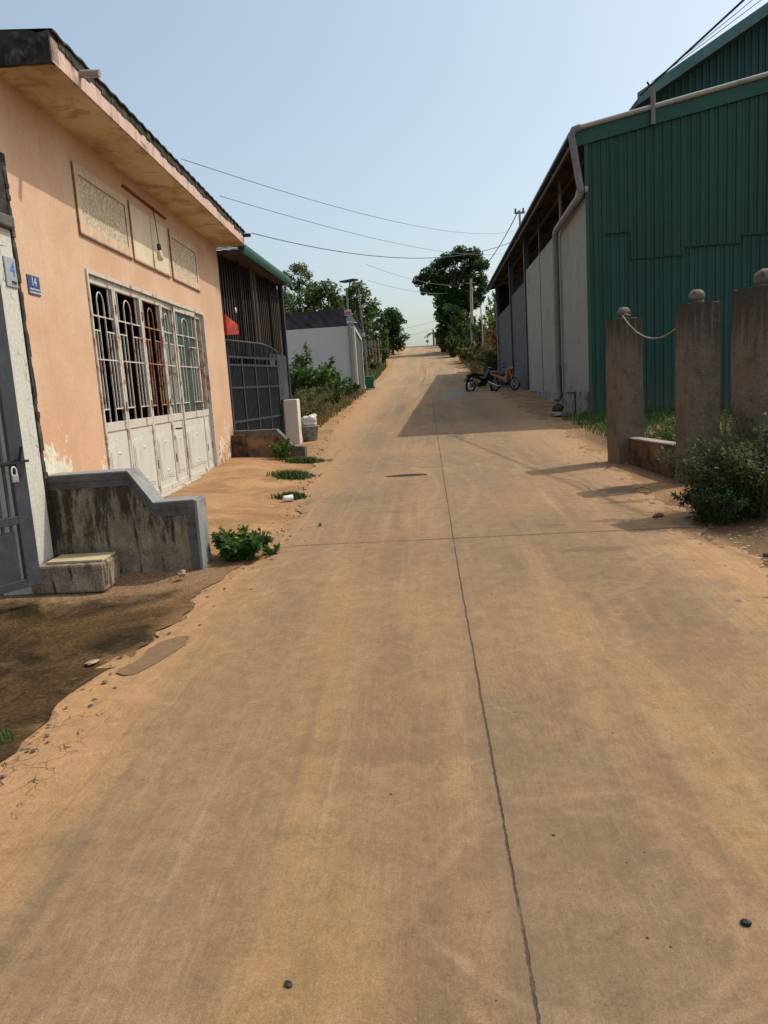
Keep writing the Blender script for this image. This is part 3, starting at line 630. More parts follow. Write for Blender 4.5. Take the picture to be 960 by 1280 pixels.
def grass_tuft(label, x, y, wd, ht, n, m, wy=None, name='grass_tuft', cat='grass tuft', group=None, blade=0.008):
    wy = wy or wd; t = MB()
    cl_ = [(random.gauss(0, .30), random.gauss(0, .28), random.uniform(.22, .42)) for _ in range(14)]
    for i in range(n):
        a = random.uniform(0, 2*PI); c_ = random.choice(cl_) if random.random() < .7 else (0, 0, .95); r = min(1, abs(c_[0])+abs(c_[1]))
        px = max(-.5, min(.5, random.gauss(0, .20)))*wd; py = max(-.5, min(.5, random.gauss(0, .20)))*wy; r = min(1, 2*math.hypot(px/wd, py/wy)); h = ht*random.uniform(.45, 1)*(1.1-0.5*r)
        a2 = a+random.uniform(-.7, .7); ln = h*random.uniform(.2, .9); dx, dy = math.cos(a2)*ln, math.sin(a2)*ln
        sx, sy = -math.sin(a2)*blade, math.cos(a2)*blade; zb = tz(x+px, y+py)-tz(x, y)
        t.add([(px-sx, py-sy, zb-0.01), (px+sx, py+sy, zb-0.01), (px+dx*.4+sx*.8, py+dy*.4+sy*.8, zb+h*.65), (px+dx*.4-sx*.8, py+dy*.4-sy*.8, zb+h*.65), (px+dx, py+dy, zb+h)], [(0, 1, 2, 3), (3, 2, 4)])
    o = t.build(name, m); o.location = (x, y, tz(x, y)+0.005); tag(o, label, cat, group); return o

exec_parts = []

# ------------------------------------------------------------ left: peach house
HRZ = 0.0457
H1 = thing('peach_house', 'peach painted single storey house with flat mouldy roof slab and folding white doors', 'house', (-3.08, 6.0, 0), HRZ)
YB = [1.38, 2.14, 3.01, 3.80, 4.39, 5.46, 5.98]
D0, D1 = YB[0], YB[-1]; DZ0, DZ1 = 0.345, 2.755
mb = MB(); T = 0.2
mb.box(-T, 0, -0.05, D0, -0.1, 4.0); mb.box(-T, 0, D1, 7.46, -0.1, 4.0)
mb.box(-T, 0, D0, D1, DZ1, 4.0); mb.box(-T, 0, D0, D1, -0.1, DZ0)
mb.box(-6, -T, -0.05, T-0.05, -0.1, 4.0); mb.box(-6, -T, 7.46-T, 7.46, -0.1, 4.0); mb.box(-6.2, -6, -0.05, 7.46, -0.1, 4.0)
mb.build('wall', M_pink, H1)
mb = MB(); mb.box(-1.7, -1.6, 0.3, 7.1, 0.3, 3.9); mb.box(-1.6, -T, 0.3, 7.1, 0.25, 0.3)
mb.build('room_shade_panels', M_black, H1)  # black panels paint the unlit room seen through the open grilles
mb = MB(); mb.box(-6.4, 0.475, -0.02, 7.55, 3.985, 4.16); RS = mb.build('roof', M_fascia, H1)
mb = MB(); mb.box(-6.3, 0.455, 0.0, 7.53, 3.972, 3.9835); mb.build('soffit', M_soffit, RS)
# drip groove lines along the fascia and crust of mould on the end that faces the camera
mb = MB(); pr = []; n = 90
top = []; bot = []
for i in range(n+1):
    x = -6.4+6.875*i/n; top.append((x, 4.20+0.025*math.sin(i*0.9)*random.random()+random.uniform(-.008, .012))); bot.append((x, 3.975+random.uniform(-.006, .004)))
for i in range(n):
    a, b, c, d = bot[i], bot[i+1], top[i+1], top[i]
    mb.add([(a[0], -0.05, a[1]), (b[0], -0.05, b[1]), (c[0], -0.05, c[1]), (d[0], -0.05, d[1]), (a[0], 0.10, a[1]+.012), (b[0], 0.10, b[1]+.012), (c[0], 0.10, c[1]), (d[0], 0.10, d[1])],
           [(0, 1, 2, 3), (3, 2, 6, 7), (0, 4, 5, 1)] + ([(1, 5, 6, 2)] if i == n-1 else []) + ([(0, 3, 7, 4)] if i == 0 else []))
mb.build('mouldy_end_crust', M_mould, RS)
mb = MB(); zz = 4.163
k = 60
for i in range(k):     # ragged mould-stained upper edge and cement sheets over it
    y0 = 0.11+7.42*i/k; y1 = 0.11+7.42*(i+1)/k; h1 = random.uniform(.012, .03)
    mb.box(0.36, 0.482+random.uniform(-.004, .006), y0, y1-.0005, 4.125+random.uniform(-.025, .01), zz+h1)
mb.build('mouldy_edge', M_mould, RS)
mb = MB(); ny = 180
for i in range(ny):
    y0 = -0.03+7.62*i/ny; y1 = -0.03+7.62*(i+1)/ny; a = 0.007*math.sin(i*1.05); b = 0.007*math.sin((i+1)*1.05)
    z0 = 4.205
    mb.add([(-6.4, y0, z0+.3+a), (0.50, y0, z0+a), (0.50, y1, z0+b), (-6.4, y1, z0+.3+b), (-6.4, y0, z0+.28+a), (0.50, y0, z0-.016+a), (0.50, y1, z0-.016+b), (-6.4, y1, z0+.28+b)],
           [(0, 1, 2, 3), (7, 6, 5, 4), (1, 5, 6, 2)])
mb.build('roof_sheet', M_mould, RS, True)
mb = MB(); mb.box(-1.6, -.33, -.05, .5, 4.232, 4.29); mb.build('loose_roof_tile', M_mould, RS)
mb = MB(); mb.tube([(0.42, 0.52, 4.10), (0.64, 0.50, 4.085)], 0.030, 14); mb.build('drain_spout', M_pvcl, RS, True)
mb = MB(); mb.tube([(0.42, 7.45, 4.13), (0.60, 7.44, 4.12)], 0.030, 12); mb.build('drain_spout', M_mould, RS, True)
# three transom panels
M_moulding = plain('peach_moulding', (0.62, 0.45, 0.31), 0.8, var=0.15); M_cream = plain('cream_panel', (0.68, 0.58, 0.41), 0.7, var=0.08, scale=3)
g = G('pebble_dash_panel'); v = g.obj(); vo = g.n('ShaderNodeTexVoronoi'); g.put(vo.inputs['Vector'], v); vo.inputs['Scale'].default_value = 55
nz = g.noise(v, 34, 5, 0.8)
M_terr = g.bsdf(g.mix(g.step(nz, 0.42, 0.56), (0.66, 0.56, 0.40), (0.38, 0.31, 0.22)), 0.8, g.bump(vo.outputs['Distance'], 0.5, 0.006))
def mframe(mb, y0, y1, z0, z1, wd, x0, x1):
    mb.box(x0, x1, y0, y0+wd, z0, z1); mb.box(x0, x1, y1-wd, y1, z0, z1); mb.box(x0, x1, y0+wd, y1-wd, z0, z0+wd); mb.box(x0, x1, y0+wd, y1-wd, z1-wd, z1)
M_edge = plain('brown_edge_strip', (0.27, 0.17, 0.11), 0.9)  # darker brown strips along some edges of the transom frames
for (a, b, kind) in ((1.36, 2.84, 't'), (2.90, 4.36, 'c'), (4.48, 5.93, 't')):
    mb = MB(); mframe(mb, a, b, 3.075, 3.70, 0.02 if kind == 'c' else 0.10, 0.001, 0.016); fr = mb.build('transom_panel', M_moulding, H1)
    mb = MB()
    if kind == 't': mb.box(0.0015, 0.010, a+.10, b-.10, 3.175, 3.60); mb.build('pebble_dash', M_terr, fr)
    else:
        mid = (a+b)/2+0.02
        mb.box(0.0015, 0.012, a+.02, mid-.012, 3.095, 3.68); mb.box(0.0015, 0.012, mid+.012, b-.02, 3.095, 3.68); mb.build('cream_board', M_cream, fr)
    mb = MB(); mb.box(0.001, 0.022, a-.012, b, 3.058, 3.0745); mb.box(0.001, 0.02, a-.014, a-.0005, 3.0745, 3.70)
    if kind == 't':
        mb.box(0.0105, 0.017, a+.1002, b-.1002, 3.6005, 3.612); mb.box(0.0105, 0.017, b-.112, b-.1002, 3.16, 3.60)
    mb.build('brown_edge', M_edge, fr)
M_rust = weathered('rusty_batten', (0.20, 0.07, 0.04), (0.10, 0.04, 0.03), None, 0.8, 0.5, 6, 0, 0.2, 50)
mb = MB(); mb.bar((0.014, 2.75, 3.82), (0.014, 4.36, 3.80), 0.03, 0.022); mb.build('rusty_batten', M_rust, H1)
# steel folding doors
def doormat(name, base, rust, amt):
    g = G(name); v = g.obj(); a = g.noise(v, 5, 8, 0.7, 0.5); f = g.noise(v, 40, 4, 0.7); s = g.noise(g.mapv(v, (8, 8, 1.2)), 2.0, 6, 0.7)
    c = g.mix(g.step(s, 0.45, 0.7, 0, 0.5), base, tuple(b*q for b, q in zip(base, (0.85, 0.76, 0.66))))
    c = g.mix(g.step(a, amt-0.04, amt+0.05, 0, 0.9), c, rust)
    c = g.mix(g.step(f, 0.62, 0.72, 0, 0.4), c, (0.25, 0.15, 0.09))
    return g.bsdf(c, 0.55, g.bump(a, 0.15, 0.003), 0, 0.35)
M_door = doormat('chalky_white_steel_paint', (0.57, 0.565, 0.51), (0.28, 0.13, 0.06), 0.64)
M_dframe = doormat('rust_streaked_white_frame', (0.55, 0.53, 0.47), (0.30, 0.15, 0.08), 0.56)
M_grille = doormat('white_grille_bars', (0.56, 0.54, 0.50), (0.30, 0.12, 0.06), 0.58)
M_grille_r = doormat('rusty_grille_bars', (0.42, 0.26, 0.18), (0.25, 0.09, 0.045), 0.50)
g = G('dusty_teal_glass'); v = g.obj(); a = g.noise(v, 3, 5)
M_glass = g.bsdf(g.mix(a, (0.035, 0.060, 0.052), (0.065, 0.105, 0.092)), 0.25, None, 0, 0.5)
g = G('dusty_brown_glass'); M_glassb = g.bsdf((0.20, 0.17, 0.13), 0.35, None, 0, 0.5)
mb = MB(); mframe(mb, D0+.001, D1-.001, DZ0+.001, DZ1-.001, 0.035, -0.10, 0.018); mb.build('door_frame', M_dframe, H1)
def leaf_door(i, y0, y1, kind, ang=0.0):
    w_ = y1-y0; zb, zt = DZ0+.04, DZ1-.04
    t = bpy.data.objects.new('door_leaf', None); scn.collection.objects.link(t); t.parent = H1
    t.location = (-0.03, y0, 0); t.rotation_euler = (0, 0, ang)
    W2 = w_-.006; s = 0.045 if w_ > .55 else 0.035
    mb = MB(); zr_ = 1.215
    mb.box(-.02, .02, .003, s, zb, zt); mb.box(-.02, .02, W2-s, W2, zb, zt)
    for (a, b) in ((zb, zb+.07), (zr_, zr_+.09), (zt-.07, zt)): mb.box(-.019, .019, s, W2-s, a, b)
    f = mb.build('leaf_frame', M_dframe, t, bevel=.003); 
    # pressed lower sheet with a raised ogee panel
    mb = MB(); mb.box(-.012, .008, s, W2-s, zb+.07, zr_)
    a0, a1 = s+.05, W2-s-.05; c = (a0+a1)/2; b0, b1 = zb+.15, zr_-.08
    for q, dx in ((0, .009), (.028, .014)):
        pts = [(a0+q, b0+.06+q), (a0+q+.03, b0+q), (c, b0+q+.02), (a1-q-.03, b0+q), (a1-q, b0+.06+q), (a1-q, b1-.10-q), (a1-q-.05, b1-.05-q), (c+.03, b1-q-.03), (c, b1-q), (c-.03, b1-q-.03), (a0+q+.05, b1-.05-q), (a0+q, b1-.10-q)]
        if a1-a0 > 2*q+.1: mb.prism(pts, 'x', dx-.006, dx+.006)
    for zc in (b0+.10, b1-.15):
        mb.blob((.018, c, zc), .03, (.35, min(1.4, (a1-a0)*2.6), .6), 10, 6)
    mb.build('pressed_panel', M_door, t, True)
    g0, g1 = s, W2-s; gz0, gz1 = zr_+.09, zt-.07
    if kind in ('open', 'rust'):
        gm = M_grille if kind == 'open' else M_grille_r; gx = -.004
    else: gm = M_grille if kind != 'brown' else M_grille_r; gx = -.004
    mb = MB(); r = .007; wv_ = g1-g0
    def vb(y, a, b): mb.bar((gx, y, a), (gx, y, b), .013, .013, (1, 0, 0))
    def hb(z, a=g0, b=g1): mb.bar((gx+.001, a, z), (gx+.001, b, z), .013, .013)
    hb(gz1-.30); hb(gz0+.62); hb(gz0+.13, g0, g0+wv_*.36); hb(gz0+.13, g0+wv_*.64, g1)
    hb(gz1-.44, g0, g0+wv_*.36); hb(gz1-.44, g0+wv_*.64, g1)
    for fr_, a, b in ((.36, gz0, gz1-.16), (.64, gz0, gz1-.16), (.12, gz1-.30, gz1), (.88, gz1-.30, gz1), (.08, gz0+.13, gz1-.44), (.22, gz0+.13, gz1-.44), (.78, gz0+.13, gz1-.44), (.92, gz0+.13, gz1-.44), (.5, gz0, gz1-.44)):
        if fr_ == .5: continue
        vb(g0+wv_*fr_, a, b)
    arc = [(gx, g0+wv_*(.5-.14*math.cos(PI*k/10)), gz1-.16+.10*math.sin(PI*k/10)) for k in range(11)]
    mb.tube(arc, .007, 6); mb.build('grille', gm, t)
    if kind == 'teal': MB().box(-.016, -.012, g0, g1, gz0, gz1).build('glass_pane', M_glass, t)
    if kind == 'brown': MB().box(-.016, -.012, g0, g1, gz0, gz1).build('glass_pane', M_glassb, t)
    for zc in (.75, 1.45, 2.45): MB().tube([(.022, W2, zc-.05), (.022, W2, zc+.05)], .010, 8).build('hinge', M_rust, t)
    return t
kinds = ['open', 'open', 'rust', 'teal', 'teal', 'brown']; angs = [0, 0, 0, .03, -.02, .05]
for i in range(6): leaf_door(i, YB[i]+(.037 if i == 0 else .001), YB[i+1]-(.037 if i == 5 else .001), kinds[i], angs[i])
mb = MB(); mb.bar((.02, 3.79, 1.12), (.075, 3.79, 1.12), .02, .02); mb.bar((.07, 3.79, 1.12), (.07, 3.90, 1.12), .02, .02); mb.build('door_bolt', M_wire, H1)
mb = MB(); mb.box(0.002, .10, D0-.1, D1+.2, .20, .338); mb.build('door_sill', M_brick, H1)
# pendant bulb
t = thing('pendant_bulb', 'white energy saving bulb dangling from a cable in front of the middle cream panel', 'lamp', (-3.08, 6.0, 0), HRZ)
mb = MB(); mb.tube([(.05, 3.70, 3.80), (.07, 3.69, 3.6), (.085, 3.68, 3.36)], .006, 6); mb.build('cable', M_wire, t)
mb = MB(); mb.lathe([(.012, 3.37), (.024, 3.355), (.026, 3.30), (.022, 3.29)], (.085, 3.68, 0), 14); mb.build('socket', M_wire, t, True)
M_bulb = plain('unlit_bulb_glass', (0.66, 0.60, 0.42), 0.25, var=0.05)
mb = MB(); mb.lathe([(.018, 3.292), (.026, 3.27), (.036, 3.24), (.040, 3.21), (.034, 3.18), (.018, 3.163), (.004, 3.16)], (.085, 3.68, 0), 16); mb.build('bulb', M_bulb, t, True)

# lettering from strokes: font curves turned into real mesh
def text(name, s, size, m, parent, loc, rot, ext=0.001):
    cu = bpy.data.curves.new(name, 'FONT'); cu.body = s; cu.size = size; cu.extrude = ext; cu.align_x = 'CENTER'; cu.align_y = 'CENTER'
    o = bpy.data.objects.new(name, cu); scn.collection.objects.link(o)
    dg = bpy.context.evaluated_depsgraph_get(); me = bpy.data.meshes.new_from_object(o.evaluated_get(dg)); bpy.data.objects.remove(o)
    me.materials.clear(); me.materials.append(m); o = bpy.data.objects.new(name, me); scn.collection.objects.link(o)
    o.parent = parent; o.location = loc; o.rotation_euler = rot; return o
M_blue = plain('navy_enamel', (0.045, 0.085, 0.20), 0.4, var=0.25, scale=30); M_blue2 = plain('blue_paint', (0.05, 0.22, 0.62), 0.4, var=0.1)
M_plate = plain('grey_plate', (0.36, 0.38, 0.40), 0.45, var=0.15)
t = thing('house_number_plate', 'small navy enamel plate reading 14 on the peach wall beside the cracked white wall', 'sign', (-3.08, 6.0, 0), HRZ)
MB().box(.001, .009, .135, .345, 2.385, 2.535).build('plate', M_blue, t, bevel=.002)
text('number', '14', .085, M_white, t, (.0105, .24, 2.485), (PI/2, 0, PI/2)).scale = (1.1, 1.15, 1)
mb = MB(); 
for zc, a, b in ((2.428, .16, .32), (2.402, .15, .33)):
    yv_ = a
    while yv_ < b: l = random.uniform(.008, .02); mb.box(.0095, .0105, yv_, yv_+l, zc-.006, zc+.006); yv_ += l+.006
mb.build('small_lettering', M_white, t)

# ------------------------------------------------------------ left: white gate pillar, plate, gate leaf, step
t = thing('boundary_wall', 'cracked white plaster wall end with a black mouldy top beside the peach house', 'wall', (-3.065, 5.975, 0))
MB().box(-.30, 0, -.32, -.03, 0, 2.83).build('plaster_face', M_whitewall, t, bevel=.012)
mb = MB(); mb.box(-.32, .045, -.33, -.03, 2.83, 2.92); mb.build('cap', M_capdark, t, bevel=.012)
MB().box(-.30, .01, -.31, -.03, 2.92, 3.42).build('mouldy_top', M_mould, t, bevel=.02)
mb = MB(); zc_ = .25
while zc_ < 3.3:
    h_ = random.uniform(.03, .09); mb.box(-.05, .004+random.uniform(0, .012), -.032, .008+random.uniform(0, .014), zc_, zc_+h_); zc_ += h_
mb.build('mouldy_seam', M_mould, t)
t = thing('address_plate', 'pale grey address plate with a big blue 4 on the cracked white wall', 'sign', (-3.065, 5.975, 0))
MB().box(.001, .012, -.20, -.045, 2.40, 2.615).build('plate', M_plate, t, bevel=.002)
text('number', '4', .155, M_blue2, t, (.0135, -.102, 2.525), (PI/2, 0, PI/2)).scale = (.95, 1, 1)
text('lettering', 'ĐIM', .040, M_wire, t, (.0135, -.095, 2.43), (PI/2, 0, PI/2))
# open gate leaf
GA = math.atan2(.87, .49)
t = thing('gate_leaf', 'dark grey steel gate leaf standing half open in front of the cracked white wall', 'gate', (-2.90, 5.37, .09), GA)
L_ = 1.35; mb = MB()
mb.box(-.11, 0, -.02, .02, .14, 2.35); mb.box(-L_, -L_+.06, -.02, .02, .14, 2.35)
for (a, b) in ((.14, .20), (.60, .66), (1.02, 1.05), (2.29, 2.35)): mb.box(-L_+.06, -.11, -.019, .019, a, b)
mb.build('frame', M_dsteel, t, bevel=.003)
mb = MB(); x_ = -.16
while x_ > -L_+.08: mb.box(x_-.009, x_+.009, -.009, .009, .20, 2.30); x_ -= .065
mb.build('bars', M_dsteel, t)
mb = MB(); mb.box(-.42, -.15, -.017, -.012, .20, .56); mb.build('kick_panel', M_dsteel, t)
mb = MB(); mb.bar((-.20, -.028, 1.04), (.02, -.028, 1.04), .018, .018); mb.box(-.08, -.03, -.035, -.02, .95, 1.06); mb.bar((-.05, -.028, 1.04), (-.05, -.075, 1.15), .014, .014); mb.build('latch', M_wire, t)
t = thing('padlock', 'pale grey padlock hanging on the latch of the dark gate leaf', 'padlock', (-2.90, 5.37, .09), GA)
mb = MB(); mb.prism([(-.135, .90), (-.085, .90), (-.085, .955), (-.135, .955)], 'y', -.056, -.036); mb.build('body', M_pvcl, t, bevel=.006)
mb = MB(); mb.tube([(-.128, -.046, .95)]+[(-.110+.018*math.cos(PI-PI*k/8), -.046, .985+.025*math.sin(PI*k/8)) for k in range(9)]+[(-.092, -.046, .95)], .005, 6); mb.build('shackle', M_white, t, True)
# concrete step with a loose tile
t = thing('concrete_step', 'low mouldy concrete step block at the foot of the cracked white wall', 'step', (-2.79, 5.78, .08))
MB().box(-.32, .26, -.17, .165, 0, .225).build('block', M_stepwall, t, bevel=.02)
t = MB().box(-.22, .22, -.14, .135, 0, .018).build('cream_slab', plain('cream_tile', (0.50, 0.41, 0.24), 0.6, var=0.15, scale=5), None, bevel=.003)
t.location = (-2.77, 5.80, .3075); t.rotation_euler = (0, 0, .02); tag(t, 'thin cream slab lying on the low concrete step', 'slab')

# stepped side walls of the terrace
def stepped_wall(label, loc, prof, th, mbody, mcap, drop, hi=.05, rz=0):
    t = thing('stepped_wall', label, 'wall', loc, rz)
    x0, x3 = prof[0][0], prof[-1][0]; body = [(x0, -drop), (x3, -drop)]+[(p[0], p[1]-.05) for p in reversed(prof)]
    MB().prism(body, 'y', -th/2, th/2).build('body', mbody, t, bevel=.004)
    mb = MB(); P2 = [(p[0], p[1]-.05) for p in prof]; P1 = list(prof)
    for i in range(len(prof)-1):
        a, b, c, d = P2[i], P2[i+1], P1[i+1], P1[i]
        mb.prism([a, b, c, d], 'y', -th/2-.012, th/2+.012)
    e = P1[-1]; 
    mb.build('coping', M_capdark, t)
    mb = MB()
    for i in range(len(prof)-1):
        c, d = P1[i+1], P1[i]; mb.prism([(d[0], d[1]+.001), (c[0], c[1]+.001), (c[0], c[1]+.012), (d[0], d[1]+.012)], 'y', -th/2-.012, th/2+.012)
    mb.build('coping_top', mcap, t)
    mb = MB(); mb.box(e[0]+.0005, e[0]+.022, -th/2-.012, th/2+.012, -drop, e[1]); mb.build('end_face', mcap, t)
    mb = MB(); bw = .055
    for i in range(len(prof)-1):
        a, b = P2[i], P2[i+1]
        mb.prism([(a[0], a[1]-bw), (b[0], b[1]-bw), (b[0], b[1]-.001), (a[0], a[1]-.001)], 'y', -th/2-.006, -th/2-.0005)
    mb.prism([(e[0]-.07, -drop), (e[0]-.001, -drop), (e[0]-.001, e[1]-.05-bw-.001), (e[0]-.07, e[1]-.05-bw-.001)], 'y', -th/2-.006, -th/2-.0005)
    mb.build('cement_band', M_capdark, t)
    return t
stepped_wall('stained stepped concrete wall with a blue grey coping in front of the folding doors', (-3.08, 6.10, 0), [(0, .945), (.68, .95), (.86, .685), (1.19, .695)], .22, M_stepwall, M_cap, -.02)
sw2 = stepped_wall('mossy brown stepped wall end at the far corner of the peach house', (-3.36, 13.3, 0), [(0, .87), (.74, .86), (1.02, .55), (1.19, .54)], .2, M_mossy, M_capdark, -.15)
MB().box(-.03, .20, -.16, -.12, .1, .82).build('brick_pier', M_brick, sw2, bevel=.01)

# ------------------------------------------------------------ house behind with awning and steel gate
H2 = thing('porch_house', 'dark netted porch house with green edged awning behind the peach house', 'house', (0, 0, 0))
zt_ = 3.98
mb = MB(); n = 120
for i in range(n):
    y0 = 13.58+4.62*i/n; y1 = 13.58+4.62*(i+1)/n; a = .03 if (i % 4) < 2 else 0; 
    mb.add([(-7, y0, zt_+.55+a), (-3.03, y0, zt_+a), (-3.03, y1, zt_+a), (-7, y1, zt_+.55+a)], [(0, 1, 2, 3)])
mb.build('awning_roof', M_green2, H2)
mb = MB(); mb.box(-7, -3.05, 13.58, 18.18, zt_-.09, zt_-.05); mb.build('awning_underside', M_under, H2)
mb = MB(); mb.prism([(-3.07, zt_-.10), (-3.0, zt_-.12), (-2.96, zt_-.04), (-2.98, zt_+.05), (-3.10, zt_+.06)], 'y', 13.56, 18.22); mb.build('green_eave', M_green_roof, H2, True)
mb = MB(); 
for i in range(60):   # ribbed dark screen over the gate
    y0 = 13.5+4.65*i/60; y1 = 13.5+4.65*(i+1)/60; a = .02 if i % 2 else 0
    q0 = -3.47+.21*(y0-13.6)/4.6+a; q1 = -3.47+.21*(y1-13.6)/4.6+a; mb.add([(q0, y0, .5), (q1, y1, .5), (q1, y1, zt_-.09), (q0, y0, zt_-.09)], [(0, 1, 2, 3)])
mb.build('dark_screen', M_brownclad, H2)
mb = MB()
for y0 in (14.6, 15.75, 17.0, 18.1): mb.box(-3.36+.03*(y0-15), -3.31+.03*(y0-15), y0-.025, y0+.025, 1.3, zt_-.09)
mb.build('screen_posts', M_galv if False else M_brownclad, H2)
for y0 in (15.35, 15.62): MB().box(-3.30, -3.26, y0-.02, y0+.02, 1.4, zt_-.09).build('post', weathered('grimy_post', (0.13, 0.115, 0.10), (0.05, 0.04, 0.035)), H2)
mb = MB(); mb.box(-3.235, -3.20, 16.1, 18.0, 1.33, 2.3); mb.build('side_net', M_net, H2)
MB().box(-3.22, -3.17, 18.05, 18.15, 1.3, zt_-.09).build('post', M_dsteel, H2)
MB().box(-7, -6.9, 13.6, 18.2, .4, 4.3).build('back_wall', M_brownclad, H2)
MB().box(-6.9, -3.3, 18.0, 18.12, .4, 4.0).build('side_wall', M_brownclad, H2)
MB().box(-3.30, -3.0, 18.0, 18.2, .4, 1.3).build('low_wall', M_lowwhite, H2)
MB().box(-6.9, -3.3, 13.6, 18.0, .30, .48).build('porch_floor', M_stepwall, H2)
mb = MB(); mb.blob((-3.33, 14.05, 2.98), .04, (.5, 1, 1.3), 10, 6); mb.build('porch_light', M_white, H2, True)
t = thing('low_wall', 'short dirty white wall end standing at the far side of the steel gate', 'wall', (-2.99, 16.05, 0))
MB().box(0, .29, 0, .30, .3, 1.33).build('body', M_lowwhite, t, bevel=.015)
t = thing('steel_gate', 'dark grey barred steel gate with an arched top rail closing the porch', 'gate', (-3.43, 13.50, 0), -.145)
Lg = 2.62; mb = MB()
def arch(y): return 2.44+0.02-.10*(max(0, y-1.6))**2*1.2
for y0 in (0.0, .62, 1.28, 1.94, Lg-.06): mb.box(-.02, .02, y0, y0+.05, .42, 2.17)
for z0 in (.42, 1.0, 1.60, 2.0, 2.14): mb.box(-.018, .018, .05, Lg-.06, z0, z0+.04)
mb.build('frame', M_dsteel, t)
mb = MB(); y_ = .08
while y_ < Lg-.08:
    mb.box(-.007, .007, y_, y_+.014, .46, 2.0); y_ += .06
mb.build('bars', M_dsteel, t)
mb = MB(); mb.tube([(0, y, arch(y)-.02) for y in np.linspace(-.1, Lg+.05, 16)], .02, 8); 
for y in np.linspace(0.0, Lg, 34): mb.bar((0, y, 2.17), (0, y, arch(y)-.03), .012, .012, (1, 0, 0))
mb.build('arched_rail', M_dsteel, t)
MB().box(-.014, -.010, .05, Lg-.06, .46, .99).build('lower_sheet', plain('dark_sheet', (0.03, 0.032, 0.037), 0.5), t)
MB().box(-.05, -.046, .05, Lg-.06, .99, 2.0).build('opening_shade_sheet', M_black, t)  # black sheet puts the shade of the opening behind the bars
M_red = plain('faded_red_cloth', (0.50, 0.06, 0.04), 0.7, var=0.3, scale=6)
o = MB().add([(-3.38, 13.5, 2.52), (-3.38, 13.5, 2.86), (-3.24, 13.75, 2.70), (-3.24, 13.75, 2.54), (-3.43, 13.5, 2.52), (-3.43, 13.5, 2.86), (-3.29, 13.75, 2.70), (-3.29, 13.75, 2.54)],
             [(0, 3, 2, 1), (4, 5, 6, 7), (0, 1, 5, 4), (1, 2, 6, 5), (2, 3, 7, 6), (3, 0, 4, 7)]).build('red_awning_flap', M_red); tag(o, 'small faded red flap sticking out above the steel gate', 'flap')
# bucket with sack
bz = tz(-2.58, 16.35)
t = thing('plastic_tub', 'scuffed grey plastic tub standing against the white wall end, holding a sack', 'tub', (-2.57, 16.62, bz))
mb = MB(); mb.lathe([(.13, 0), (.15, .02), (.19, .30), (.20, .31), (.20, .33), (.18, .33), (.14, .04)], seg=22); mb.build('tub', plain('grimy_grey_plastic', (0.20, 0.22, 0.20), 0.6, var=0.4), t, True)
mb = MB(); mb.ring((0, 0, .32), .195, .012, (0, 0, 1)); mb.build('rim', plain('grey_rim', (0.28, 0.29, 0.27), 0.6), t, True)
o = MB(); 
for (dx, dy, dz, r) in ((0, 0, .10, .17), (.06, -.04, .20, .12), (-.07, .02, .18, .12), (.10, .06, .26, .07)): o.blob((dx, dy, dz), r, (1, 1, .75), 12, 8, .10)
o = o.build('white_sack', plain('crumpled_white_plastic', (0.62, 0.61, 0.57), 0.6, var=0.25, scale=20)); o.location = (-2.57, 16.62, bz+.27); tag(o, 'crumpled white plastic sack bulging out of the grey tub', 'sack')

# ------------------------------------------------------------ white compound further up on the left
z3 = tz(-3.6, 36.4)-.15
M_white3 = plastered('white_wall_paint', (0.55, 0.57, 0.57), (0.40, 0.41, 0.40), None, 0.66, scale=.8)
t = thing('walled_compound', 'white walled compound topped with black shade net beyond the brush on the left', 'building', (-3.5, 36.5, z3))
MB().box(-7.5, 0, -.1, .1, 0, 4.28-z3).build('wall', M_white3, t)
MB().box(-7.45, -7.25, .1, 6.0, 0, 4.28-z3).build('wall', M_white3, t)
mb = MB(); nn_ = 40
for i in range(nn_):
    x0 = -7.5+7.5*i/nn_; x1 = x0+7.5/nn_; a = .03*math.sin(i*.9)+.02*math.sin(i*2.3); b = .03*math.sin((i+1)*.9)+.02*math.sin((i+1)*2.3)
    mb.add([(x0, a, 4.15-z3), (x1, b, 4.15-z3), (x1, b, 5.02-z3-.02*math.sin(i)), (x0, a, 5.02-z3-.02*math.sin(i-1))], [(0, 1, 2, 3)])
    mb.add([(x0, a+.01, 4.15-z3), (x1, b+.01, 4.15-z3), (x1, b+.01, 5.02-z3), (x0, a+.01, 5.02-z3)], [(3, 2, 1, 0)])
mb.build('shade_net', M_net, t)
MB().box(-7.4, -.05, .2, 5.5, 4.86-z3, 4.90-z3).build('net_roof', M_net, t)
mb = MB(); mb.box(-7.5, .02, -.03, .03, 5.02-z3, 5.05-z3); mb.build('net_rail', M_dsteel, t)
mb = MB(); mb.box(.001, .16, -.16, .14, 0, 4.25-z3); mb.build('corner_pillar', weathered('grey_pillar', (0.40, 0.38, 0.34), (0.25, 0.23, 0.2)), t)  # duller grey than the white wall paint beside it
MB().box(.17, .30, -.12, .14, 0, 4.2-z3).build('white_post', M_white3, t)
MB().box(.36, .44, 1.9, 2.05, 0, 3.72-z3).build('white_post', M_white3, t)
mb = MB(); mb.bar((.24, .1, 4.22-z3), (.40, 1.95, 3.74-z3), .10, .12); mb.build('sloping_beam', M_white3, t)
MB().add([(.24, .14, .02), (.38, 1.9, .02), (.38, 1.9, 3.66-z3), (.24, .14, 4.14-z3), (.20, .14, .02), (.34, 1.9, .02), (.34, 1.9, 3.66-z3), (.20, .14, 4.14-z3)], [(0, 1, 2, 3), (7, 6, 5, 4), (3, 2, 6, 7), (0, 4, 5, 1)]).build('side_gate', plain('brown_grey_gate', (0.10, 0.095, 0.095), 0.6), t)
